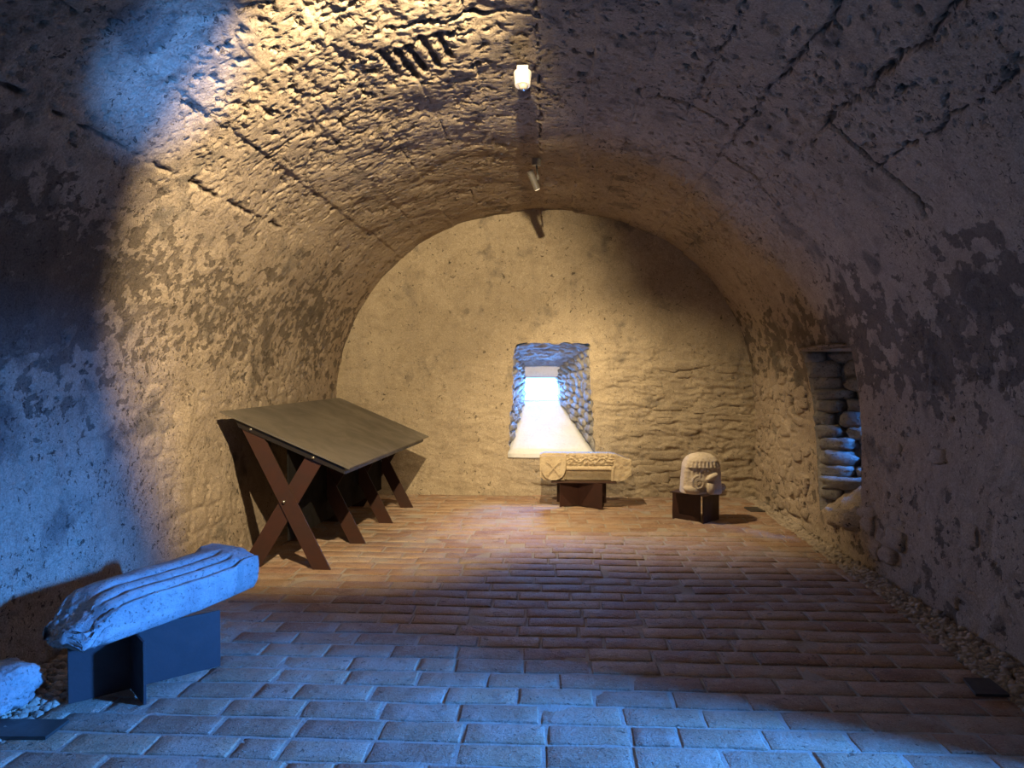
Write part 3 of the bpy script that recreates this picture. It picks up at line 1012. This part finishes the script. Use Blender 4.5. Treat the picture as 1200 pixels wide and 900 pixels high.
# ------------------------------------------------------------------ gravel strips along the walls
def gravel(name, label, n, side_):
    v, f = [], []
    ico = bmesh.new(); bmesh.ops.create_icosphere(ico, subdivisions=1, radius=1.0)
    bv = np.array([q.co[:] for q in ico.verts]); bf = [[q.index for q in p.verts] for p in ico.faces]; ico.free()
    r_ = np.random.RandomState(5 if side_ > 0 else 6)
    for i in range(n):
        y = 2.5 + (6.3 if side_ > 0 else 2.3) * r_.rand()
        l_, rr = floor_edges(y)
        if side_ > 0:
            a, b = rr - 0.01, VCX + VA - 0.035
        else:
            a, b = VCX - VA + 0.035, l_ + 0.01
        t = r_.rand()
        x = a + (b - a) * t
        rad = r_.uniform(0.010, 0.026)
        heap = 0.03 * abs(t if side_ > 0 else 1 - t) ** 1.5
        z_ = -0.012 + heap * r_.rand() + 0.3 * rad
        sc = rad * np.array([r_.uniform(.8, 1.4), r_.uniform(.7, 1.2), r_.uniform(.55, .95)])
        ang = r_.rand() * 6.28
        q = bv * (1 + 0.18 * r_.randn(len(bv), 1)) * sc
        c, s_ = math.cos(ang), math.sin(ang)
        q = np.stack([q[:, 0] * c - q[:, 1] * s_, q[:, 0] * s_ + q[:, 1] * c, q[:, 2]], -1) + [x, y, z_]
        base = len(v)
        v.extend(q.tolist()); f.extend([[base + k_ for k_ in p] for p in bf])
    me = bpy.data.meshes.new(name); me.from_pydata(v, [], f)
    me.polygons.foreach_set('use_smooth', [True] * len(me.polygons))
    o = link(name, me, MAT_PEBBLE)
    o['kind'] = 'stuff'; o['label'] = label; o['category'] = 'gravel'
    return o


gravel('gravel', 'strip of loose pebbles along the foot of the wall with the niche', 4200, 1)
gravel('gravel', 'strip of loose pebbles behind the long grey moulded stone', 1500, -1)


# ------------------------------------------------------------------ sloped display table on crossed legs
def table():
    t = thing('display_table', 'long sloped dark steel display table on crossed rust-brown legs', 'table', (-1.643, 5.488, 0), -R(3.6))
    # local x: towards the room, local y: along the wall
    pA, zA, pD, zD = -0.825, 1.182, 0.172, 0.770
    sl = (zD - zA) / (pD - pA); L0, L1 = -0.035, 2.56
    n = Vector((-sl, 0, 1)).normalized()
    bm = bmesh.new()
    add_prism(bm, [(pA, zA), (pD, zD), (pD - n.x * .012, zD - n.z * .012), (pA - n.x * .012, zA - n.z * .012)], lambda a, b, c: (a, c, b), L0, L1)
    bevel_all(bm, 0.0015)
    link('tabletop', bm_mesh('tabletop', bm), MAT_TABLETOP, t)

    def ztop(p, d=0.014):
        return zA + sl * (p - pA) - d
    # lip strips under the two ends and along the low edge
    for ya in (0.004, 2.50):
        bm = bmesh.new()
        add_prism(bm, [(pA + .09, ztop(pA + .09)), (pD - .05, ztop(pD - .05)), (pD - .05, ztop(pD - .05, .07)), (pA + .13, ztop(pA + .13, .07))], lambda a, b, c: (a, c, b), ya - .012, ya + .010)
        bevel_all(bm, 0.001)
        link('end_rail', bm_mesh('end_rail', bm), MAT_DARK_STEEL, t)
    bm = bmesh.new()
    add_prism(bm, [(pD - .05, ztop(pD - .05)), (pD - .062, ztop(pD - .062)), (pD - .062, ztop(pD - .062, .075)), (pD - .05, ztop(pD - .05, .075))], lambda a, b, c: (a, c, b), 0.02, 2.48)
    link('front_rail', bm_mesh('front_rail', bm), MAT_DARK_STEEL, t)
    bm = bmesh.new()
    add_prism(bm, [(pA + .12, ztop(pA + .12)), (pA + .132, ztop(pA + .132)), (pA + .132, ztop(pA + .132, .075)), (pA + .12, ztop(pA + .12, .075))], lambda a, b, c: (a, c, b), 0.02, 2.48)
    link('rear_rail', bm_mesh('rear_rail', bm), MAT_DARK_STEEL, t)
    # plain matt black sheet set lengthwise between the crossed legs
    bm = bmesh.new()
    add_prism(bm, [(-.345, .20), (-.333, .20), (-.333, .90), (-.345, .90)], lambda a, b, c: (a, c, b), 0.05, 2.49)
    link('black_sheet', bm_mesh('black_sheet', bm), MAT_BLACK, t)
    for yf in (0.0, 0.848, 1.706, 2.517):
        legs = (((-0.128, 0.0), (-0.545, 1.045), 0.135, 0.0), ((-0.70, 0.0), (0.49, 0.80), 0.150, 0.017))
        for (p0, z0), (dx, dz), w, dy in legs:
            def along(px0, z_):
                return px0 + dx / dz * z_

            def cut(px0):
                # where the leg's edge meets the underside of the rail
                z_ = (zA + sl * (px0 - pA) - 0.030) / (1 - sl * dx / dz)
                return (along(px0, z_), z_)
            bm = bmesh.new()
            add_prism(bm, [(p0, 0.0), (p0 + w, 0.0), cut(p0 + w), cut(p0)], lambda a, b, c: (a, c, b), yf + dy, yf + dy + .015)
            bevel_all(bm, 0.0015)
            lg = link('leg', bm_mesh('leg', bm), MAT_RUST, t)
            if dy == 0.0:
                for (bp, bz) in ((-0.345, .505), (-0.60, ztop(-0.60, .045))):
                    bm = bmesh.new()
                    add_cyl(bm, (bp, yf - .020, bz), (bp, yf + .0, bz), 0.011, 0.011, 12)
                    link('bolt', bm_mesh('bolt', bm, True), MAT_BOLT, lg)
            else:
                bm = bmesh.new()
                add_cyl(bm, (-0.115, yf - .022, ztop(-.115, .05)), (-0.115, yf + .018, ztop(-.115, .05)), 0.011, 0.011, 12)
                link('bolt', bm_mesh('bolt', bm, True), MAT_BOLT, lg)
    return t


table()


# ------------------------------------------------------------------ crossed-plate plinths
def plate(bm, p, q, h, th=0.012, z0=0.0):
    p = Vector((*p, 0)); q = Vector((*q, 0)); d = q - p
    c = (p + q) / 2
    add_box(bm, (c.x, c.y, z0 + h / 2), (d.length, th, h), Matrix.Rotation(math.atan2(d.y, d.x), 4, 'Z'), 0.001)


def plinth(name, label, plates, h, top, mat, group, top_mat=None):
    xs_ = [v for a, b in plates for v in (a[0], b[0])]; ys_ = [v for a, b in plates for v in (a[1], b[1])]
    c = (sum(xs_) / len(xs_), sum(ys_) / len(ys_))
    t = thing(name, label, 'plinth', (c[0], c[1], 0.0), 0, group)
    for a, b in plates:
        bm = bmesh.new()
        plate(bm, (a[0] - c[0], a[1] - c[1]), (b[0] - c[0], b[1] - c[1]), h)
        link('support_plate', bm_mesh('support_plate', bm), mat, t)
    bm = bmesh.new()
    cx_, cy_, lx_, ly_, rz_ = top
    add_box(bm, (cx_ - c[0], cy_ - c[1], h + .006), (lx_, ly_, .012), Matrix.Rotation(rz_, 4, 'Z'), 0.001)
    link('top_plate', bm_mesh('top_plate', bm), top_mat or mat, t)
    return t


GP = 'steel plinths under the carved stones'
SA = math.atan2(0.927, 0.375)                    # direction of the long moulded stone
plinth('steel_plinth', 'low steel plinth under the long blue-lit moulded stone', [((-2.153, 3.224), (-1.665, 3.684)), ((-1.805, 3.233), (-2.12, 3.567))], 0.282,
       (-1.945, 3.45, 0.56, 0.16, SA - 0.02), MAT_BLUE_STEEL, GP, MAT_BLUE_STEEL)
plinth('steel_plinth', 'low dark steel plinth under the carved stone with the shield', [((0.103, 8.137), (0.622, 8.423)), ((0.555, 8.02), (0.078, 8.449))], 0.268,
       (0.36, 8.26, 0.705, 0.36, 0), MAT_PLINTH, GP, MAT_RUST)
plinth('steel_plinth', 'low dark steel plinth under the domed carved stone', [((1.222, 7.555), (1.462, 7.378)), ((1.468, 7.288), (1.672, 7.54))], 0.278,
       (1.44, 7.46, 0.40, 0.34, -R(38)), MAT_PLINTH, GP, MAT_RUST)


# ------------------------------------------------------------------ long moulded stone, foreground left
def moulded_stone():
    t_loc = Vector((-1.93, 3.05, 0.295))
    e = Vector((0.375, 0.927, 0)); n = Vector((0.927, -0.375, 0))
    # section in (n, z), clockwise from the lower front edge: front face, mouldings, flat top, back, bottom
    front = [(-.045, .0), (-.02, .012), (-.004, .04), (.004, .08), (.010, .12), (.012, .155), (.008, .168), (-.004, .176),
             (-.016, .162), (-.024, .168), (-.030, .190), (-.042, .200), (-.056, .203), (-.066, .195), (-.072, .172), (-.084, .174), (-.090, .200),
             (-.104, .212), (-.122, .219), (-.138, .216), (-.146, .192), (-.160, .184), (-.166, .206), (-.180, .222), (-.20, .228), (-.24, .226), (-.28, .220), (-.305, .205),
             (-.315, .16), (-.315, .10), (-.30, .04), (-.27, .0), (-.20, -.002), (-.12, -.002)]
    sec = []
    for i in range(len(front)):
        a = front[i]; b = front[(i + 1) % len(front)]
        m_ = max(1, int(math.hypot(b[0] - a[0], b[1] - a[1]) / 0.009))
        for q in range(m_):
            sec.append((a[0] + (b[0] - a[0]) * q / m_, a[1] + (b[1] - a[1]) * q / m_))
    Ln = 1.03; NS = 120
    P = np.zeros((NS, len(sec), 3))
    cn, cz = -.15, .06
    for i in range(NS):
        s = i / (NS - 1)
        pos = -0.04 + (Ln + .02) * s
        tn = 1 - sstep(0.0, 0.20, s)          # near end: broken, tapering
        tf = sstep(0.93, 1.0, s)              # far end: rounded off
        shrink = 1 - 0.20 * float(tn) ** 1.6 - 0.40 * float(tf) ** 2
        for j, (a, b) in enumerate(sec):
            flat = float(sstep(0.10, 0.28, s)) * float(1 - sstep(.80, .86, s))
            bb = b
            if b > .165:                      # the mouldings die out towards both ends
                bb = flat * b + (1 - flat) * (0.165 + (0.200 - .165) * float(sstep(.0, -.12, a)) + 0.03 * (1 if s > .8 else -0.3))
            aa = a
            if a > -.03 and b < .165:
                if .80 < s < .835:
                    aa = a - .022             # notch in the front face
                if s <= .62 and b > .06:
                    aa = a - .010 * float(sstep(.62, .35, s))
            lift = 0.06 * max(0, s - .62) * (1 if b < .1 else .5)
            x_ = cn + (aa - cn) * shrink; z_ = cz + (bb - cz) * shrink - 0.075 * float(tn) ** 1.5 * (1 if b > .1 else 0) + lift
            if i in (0, NS - 1):
                x_ = cn + (x_ - cn) * .55; z_ = cz + (z_ - cz) * .6
            p = t_loc + e * pos + n * x_ + Vector((0, 0, z_))
            am = 0.0035 + 0.030 * float(tn) + 0.006 * float(tf)
            if b < .01:
                am *= .3
            nv = mnoise.noise_vector(p * 9) * am + mnoise.noise_vector(p * 28) * am * .55 + mnoise.noise_vector(p * 70) * am * .25
            P[i, j] = p + nv
    P[..., 2] = np.maximum(P[..., 2], 0.2945)
    rings = []
    c0 = P[0].mean(axis=0)
    for q in (0.15, 0.35, 0.6, 0.82):
        ring = c0 + (P[0] - c0) * q - np.array(e) * (0.05 * (1 - q))
        for j in range(len(sec)):
            v = Vector(ring[j]); w = mnoise.noise_vector(v * 11) * .022 + mnoise.noise_vector(v * 30) * .014 + mnoise.noise_vector(v * 75) * .006
            ring[j] += np.array(w)
        ring[:, 2] = np.maximum(ring[:, 2], 0.2945)
        rings.append(ring)
    P = np.concatenate([np.array(rings), P]); NS = len(P)
    me_v = P.reshape(-1, 3); m_ = len(sec); fs = []
    for i in range(NS - 1):
        for j in range(m_):
            fs.append((i * m_ + j, i * m_ + (j + 1) % m_, (i + 1) * m_ + (j + 1) % m_, (i + 1) * m_ + j))
    fs.append(tuple(range(m_))); fs.append(tuple((NS - 1) * m_ + j for j in range(m_ - 1, -1, -1)))
    me = bpy.data.meshes.new('moulded_stone'); me.from_pydata(me_v.tolist(), [], fs)
    bm = bmesh.new(); bm.from_mesh(me); bmesh.ops.recalc_face_normals(bm, faces=bm.faces); bm.to_mesh(me); bm.free()
    me.polygons.foreach_set('use_smooth', [True] * len(me.polygons))
    o = link('moulded_stone', me, MAT_GREY_STONE)
    o['label'] = 'long weathered grey stone with running mouldings and one broken end, near the left wall'
    o['category'] = 'carved stone'
    return o


moulded_stone()

# ------------------------------------------------------------------ carved stone with shield
def relief_grid(nu, nv, fn):
    P = np.zeros((nu, nv, 3))
    return P


def shield_stone():
    t = thing('carved_stone', 'oblong sandstone block carved with a saltire shield and a leafy frieze', 'carved stone', (0.39, 8.26, 0.281))
    # local frame: x to the right, y away, z up; front face at y = -0.13
    W0, W1, Hh = -0.505, 0.485, 0.292
    nu, nv = 190, 70
    u = np.linspace(0, 1, nu); v = np.linspace(0, 1, nv)
    U, V = np.meshgrid(u, v, indexing='ij')
    xg = W0 + (W1 - W0) * U; zg = Hh * V
    # outline: shield end on the left, tapering worn end on the right
    topz = Hh - 0.062 * sstep(0.78, 1.0, U) - 0.015 * sstep(0.05, 0.0, U)
    botz = 0.004 + 0.060 * sstep(0.90, 1.0, U) + 0.03 * sstep(0.06, 0, U)
    zg = botz + (topz - botz) * V
    y = np.full(U.shape, -0.13)
    frieze = (xg > -0.21) & (xg < 0.30) & (zg > .170)
    cav = (xg > -0.235) & (xg < 0.27) & (zg < .115)
    roll = (xg > -0.22) & (xg < 0.27) & (zg >= .115) & (zg <= .158)
    y = np.where(frieze, y + 0.004, y)
    y = np.where(roll, y + 0.016 - 0.020 * np.sqrt(np.clip(1 - ((zg - .136) / .021) ** 2, 0, 1)), y)
    y = np.where(cav, y + 0.035 + 0.045 * sstep(.115, .0, zg), y)
    groove = (xg > -0.21) & (xg < .30) & (np.abs(zg - .165) < .007)
    y = np.where(groove, y + 0.018, y)
    # leafy scroll: a waving stem with lobes
    fz = 0.228 + 0.022 * np.sin((xg + .21) * 2 * np.pi / 0.17)
    stem_ = np.exp(-((zg - fz) / .010) ** 2)
    lob = np.exp(-((np.mod(xg + .21, .085) - .042) ** 2 + (zg - (0.228 - 0.024 * np.sin((xg + .21) * 2 * np.pi / 0.17))) ** 2) / .017 ** 2)
    y = np.where(frieze, y + 0.012 - 0.011 * np.maximum(stem_, lob) * (zg > .178) - 0.012 * sstep(0.0, 0.16, fbm(xg / .036, zg / .030, 3, 171)) * (zg > .178), y)
    # carved leg and step at the right block
    legm = np.exp(-((xg - .285 - (zg - .1) * .12) / .016) ** 2) * (zg < .18)
    y = y - 0.012 * legm
    rb = (xg > .30)
    y = np.where(rb, y + 0.006 * fbm(xg / .06, zg / .06, 3, 173), y)
    y = np.where(xg < -0.215, y + 0.035, y)
    y = y + 0.003 * fbm(xg / .05, zg / .05, 3, 175)
    bk = np.full(U.shape, 0.13)
    m = nu * nv
    verts = np.concatenate([np.stack([xg, y, zg], -1).reshape(-1, 3), np.stack([xg, bk + .01 * fbm(xg / .1, zg / .1, 3, 177), zg], -1).reshape(-1, 3)])
    idx = np.arange(m).reshape(nu, nv)
    fs = []
    for i in range(nu - 1):
        for j in range(nv - 1):
            a, b, c, d = idx[i, j], idx[i + 1, j], idx[i + 1, j + 1], idx[i, j + 1]
            fs.append((a, b, c, d)); fs.append((a + m, d + m, c + m, b + m))
    rim = list(idx[:, 0]) + list(idx[-1, 1:]) + list(idx[-2::-1, -1]) + list(idx[0, -2:0:-1])
    for i in range(len(rim)):
        a, b = rim[i], rim[(i + 1) % len(rim)]
        fs.append((b, a, a + m, b + m))
    me = bpy.data.meshes.new('block'); me.from_pydata(verts.tolist(), [], [tuple(int(q) for q in f_) for f_ in fs])
    me.polygons.foreach_set('use_smooth', [True] * len(me.polygons))
    link('block', me, MAT_SAND_STONE, t)
    # shield: heater outline standing proud
    cx0, cx1 = -0.490, -0.222
    top, wd = 0.276, (cx1 - cx0) / 2
    cx_ = (cx0 + cx1) / 2
    pts = [(cx_ - wd, top), (cx_ + wd, top)]
    for i in range(1, 13):
        a = i / 12
        pts.append((cx_ + wd * math.cos(a * math.pi / 2) ** 0.75, (top - .10) - (top - .112) * math.sin(a * math.pi / 2)))
    for i in range(11, 0, -1):
        a = i / 12
        pts.append((cx_ - wd * math.cos(a * math.pi / 2) ** 0.75, (top - .10) - (top - .112) * math.sin(a * math.pi / 2)))
    bm = bmesh.new()
    add_prism(bm, pts, lambda a, b, c: (a, c, b), -0.152, -0.08)
    front = [e for e in bm.edges if all(abs(v.co.y + .152) < 1e-5 for v in e.verts)]
    bmesh.ops.bevel(bm, geom=front, offset=.006, segments=2, affect='EDGES')
    link('shield', bm_mesh('shield', bm), MAT_SAND_STONE, t)
    sh = t.children[-1]
    # two crossed staves with flared heads
    for s_ in (-1, 1):
        bm = bmesh.new()
        a = Vector((cx_ - s_ * .070, -.153, .068)); b = Vector((cx_ + s_ * .082, -.153, .238))
        d = (b - a).normalized(); nn = Vector((-d.z, 0, d.x))
        prof_ = [(0, .010), (.012, .015), (.03, .007), (.17, .007), (.185, .014), (.205, .020), (.225, .006)]
        pl = [(a + d * q + nn * w_) for q, w_ in prof_] + [(a + d * q - nn * w_) for q, w_ in reversed(prof_)]
        add_prism(bm, [(p_.x, p_.z) for p_ in pl], lambda q, w_, c: (q, c, w_), -0.166 - .001 * s_, -.148)
        link('crossed_stave', bm_mesh('crossed_stave', bm), MAT_SAND_STONE, sh)
    return t


shield_stone()


# ------------------------------------------------------------------ domed carved stone
def dome_stone():
    t = thing('domed_stone', 'pale domed stone carved with ribs, a scroll and leaf stubs', 'carved stone', (1.475, 7.44, 0.291))
    nu, nv = 140, 90
    th = np.linspace(0, 2 * np.pi, nu, endpoint=False)
    prof_h = [0, .05, .12, .20, .255, .285, .32, .350, .372, .385, .389]
    prof_r = [.198, .196, .190, .184, .180, .172, .160, .135, .095, .045, .0]
    hh = np.concatenate([np.linspace(0, .30, 55), np.linspace(.305, .389, 35)])
    rr = np.interp(hh, prof_h, prof_r)
    T, Hg = np.meshgrid(th, hh, indexing='ij')
    Rr = np.broadcast_to(rr, T.shape).copy()
    c = np.cos(T); s = np.sin(T)
    sq = (np.abs(c) ** 3.2 + np.abs(s) ** 3.2) ** (-1 / 3.2)     # rounded square plan
    blend = 1 - sstep(.28, .38, Hg)
    Rr = Rr * (1 + (sq - 1) * 0.75 * blend)
    ang = np.degrees(T)                                        # 270 deg faces the camera
    fr = sstep(215, 232, ang) * (1 - sstep(318, 332, ang))
    # row of short ribs with a ledge under them
    ribs = np.abs(np.sin(np.radians(ang) * 15))
    band = fr * sstep(.255, .262, Hg) * (1 - sstep(.300, .312, Hg))
    Rr = Rr - band * 0.014 * (1 - ribs)
    under = fr * sstep(.02, .05, Hg) * (1 - sstep(.245, .255, Hg))
    Rr = Rr - under * (0.020 + 0.010 * (1 - ribs) * sstep(.15, .16, Hg))
    Rr = Rr + 0.004 * fbm(T * 4, Hg / .05, 3, 181) + .003 * fbm(T * 12, Hg / .02, 2, 183)
    P = np.stack([Rr * c, Rr * s * 0.92, Hg], -1)
    v = P.reshape(-1, 3).tolist(); fs = []
    for i in range(nu):
        for j in range(nv - 1):
            a = i * nv + j; b = ((i + 1) % nu) * nv + j
            fs.append((a, b, b + 1, a + 1))
    fs.append(tuple(i * nv for i in range(nu - 1, -1, -1)))
    me = bpy.data.meshes.new('block'); me.from_pydata(v, [], fs)
    me.polygons.foreach_set('use_smooth', [True] * len(me.polygons))
    link('block', me, MAT_PALE_STONE, t)
    # scroll: a spiral roll standing on the face
    bm = bmesh.new()
    prev = None
    N = 46
    for i in range(N):
        a = i / (N - 1)
        an = math.radians(90 + 560 * a)
        r_ = 0.060 * (1 - a) + 0.010
        p = Vector((-0.055 + r_ * math.cos(an), -0.188, .112 + r_ * math.sin(an)))
        if prev is not None:
            add_cyl(bm, prev, p, 0.015 - .004 * a, 0.015 - .004 * (a + .02), 8, True)
        prev = p
    link('scroll', bm_mesh('scroll', bm, True), MAT_PALE_STONE, t)

    def lump(name, pos, dims, rot, seed):
        o = bpy.data.objects.new(name, stone_mesh(name, seed, 6, 0.14, 2.4)); COL.objects.link(o)
        o.data.materials.append(MAT_PALE_STONE); o.parent = t
        o.location = pos; o.scale = dims; o.rotation_euler = rot
    lump('leaf_stub', (0.075, -0.165, .172), (.125, .07, .05), (0, R(-28), 0.2), 21)
    lump('leaf_stub', (0.062, -0.170, .060), (.085, .075, .11), (0, R(12), 0), 22)
    lump('leaf_stub', (-0.118, -0.160, .042), (.15, .10, .075), (0, R(8), 0), 23)
    lump('base_chip', (0.205, -0.02, .045), (.06, .10, .08), (0, 0, 0), 24)
    return t


dome_stone()

# ------------------------------------------------------------------ broken stone at the left edge
bm = bmesh.new()
bmesh.ops.create_icosphere(bm, subdivisions=5, radius=1)
for v in bm.verts:
    p = v.co.normalized()
    q = p.lerp(p / max(abs(p.x), abs(p.y), abs(p.z)) * .85, .35)
    q = Vector((q.x * .125, q.y * .17, q.z * .10)) * (1 + .22 * mnoise.noise(p * 1.8 + Vector((4, 2, 1))) + .12 * mnoise.noise(p * 5) + .06 * mnoise.noise(p * 13))
    v.co = q
o = link('broken_stone', bm_mesh('broken_stone', bm, True), MAT_GREY_STONE)
o.location = (-2.40, 3.13, 0.100)
o['label'] = 'rough broken stone on the gravel at the left edge, beside the dark floor plate'; o['category'] = 'stone'

# ------------------------------------------------------------------ dark cover plates let into the floor, and one dark patch
for (pts, lab) in (([(-2.33, 3.035), (-2.03, 3.045), (-2.03, 2.895), (-2.33, 2.885)], 'dark flat floor plate in front of the broken stone, near the left wall'),
                   ([(2.075, 8.14), (2.215, 8.145), (2.235, 7.91), (2.08, 7.90)], 'small dark floor plate by the gravel, right of the domed stone'),
                   ([(1.98, 3.68), (2.10, 3.68), (2.09, 3.50), (1.94, 3.50)], 'dark flat patch at the brick edge, beside the right-hand gravel strip')):  # indistinct dark patch, built flat like the plates
    cx_ = sum(p[0] for p in pts) / 4; cy_ = sum(p[1] for p in pts) / 4
    bm = bmesh.new()
    add_prism(bm, [(a - cx_, b - cy_) for a, b in pts], lambda a, b, c: (a, b, c), -0.006, 0.006)
    bevel_all(bm, .001)
    o = link('floor_plate', bm_mesh('floor_plate', bm), MAT_PLATE)
    o.location = (cx_, cy_, 0.012)
    o['label'] = lab; o['category'] = 'floor plate'; o['group'] = 'cover plates along the floor edges'

# ------------------------------------------------------------------ white sensor and spotlight on the crown
t = thing('motion_sensor', 'small white sensor fixed to the crown of the vault', 'sensor', (-0.172, 4.66, 3.335))
bm = bmesh.new()
add_box(bm, (0, 0.0, -0.005), (.07, .08, .05), None, .006)
link('mount', bm_mesh('mount', bm), MAT_WHITE, t)
bm = bmesh.new()
add_cyl(bm, (0, -.015, -.02), (0, -.03, -.105), .056, .047, 28)
bevel_all(bm, .004)
link('housing', bm_mesh('housing', bm, False), MAT_WHITE, t)
bm = bmesh.new()
add_cyl(bm, (0.004, -.03, -.104), (0.004, -.035, -.124), .030, .022, 24)
link('lens', bm_mesh('lens', bm, True), MAT_LENS, t)

t = thing('spotlight', 'small metal spotlight hanging from the vault crown near the back wall', 'spotlight', (-0.125, 6.68, 3.33))
bm = bmesh.new(); add_cyl(bm, (0, 0, .03), (0, 0, -.035), .042, .042, 24); bevel_all(bm, .003)
link('ceiling_mount', bm_mesh('ceiling_mount', bm), MAT_LAMP, t)
bm = bmesh.new(); add_cyl(bm, (0, 0, -.03), (0.012, 0.0, -.135), .007, .007, 10); add_box(bm, (0.012, 0, -.14), (.016, .02, .05))
link('bracket', bm_mesh('bracket', bm), MAT_DARK_STEEL, t)
hd0, hd1 = Vector((-.060, -.045, -.090)), Vector((.006, .030, -.235))
bm = bmesh.new()
add_cyl(bm, hd0, hd1, .030, .030, 28)
bevel_all(bm, .002)
link('lamp_head', bm_mesh('lamp_head', bm), MAT_LAMP, t)
bm = bmesh.new()
dd = (hd1 - hd0).normalized()
add_cyl(bm, hd1 + dd * .0005, hd1 + dd * .003, .024, .024, 24)
m = bpy.data.materials.new('lamp_face'); m.use_nodes = True
m.node_tree.nodes['Principled BSDF'].inputs['Base Color'].default_value = (.6, .55, .45, 1)
m.node_tree.nodes['Principled BSDF'].inputs['Emission Color'].default_value = (1, .75, .45, 1)
m.node_tree.nodes['Principled BSDF'].inputs['Emission Strength'].default_value = 4
link('lamp_face', bm_mesh('lamp_face', bm), m, t)
# the spotlight's own light
L = spot('spotlight_beam', (-0.11, 6.73, 3.07), (0.62, 8.05, 0.1), 430, WARM, 98, 0.8, 0.03)
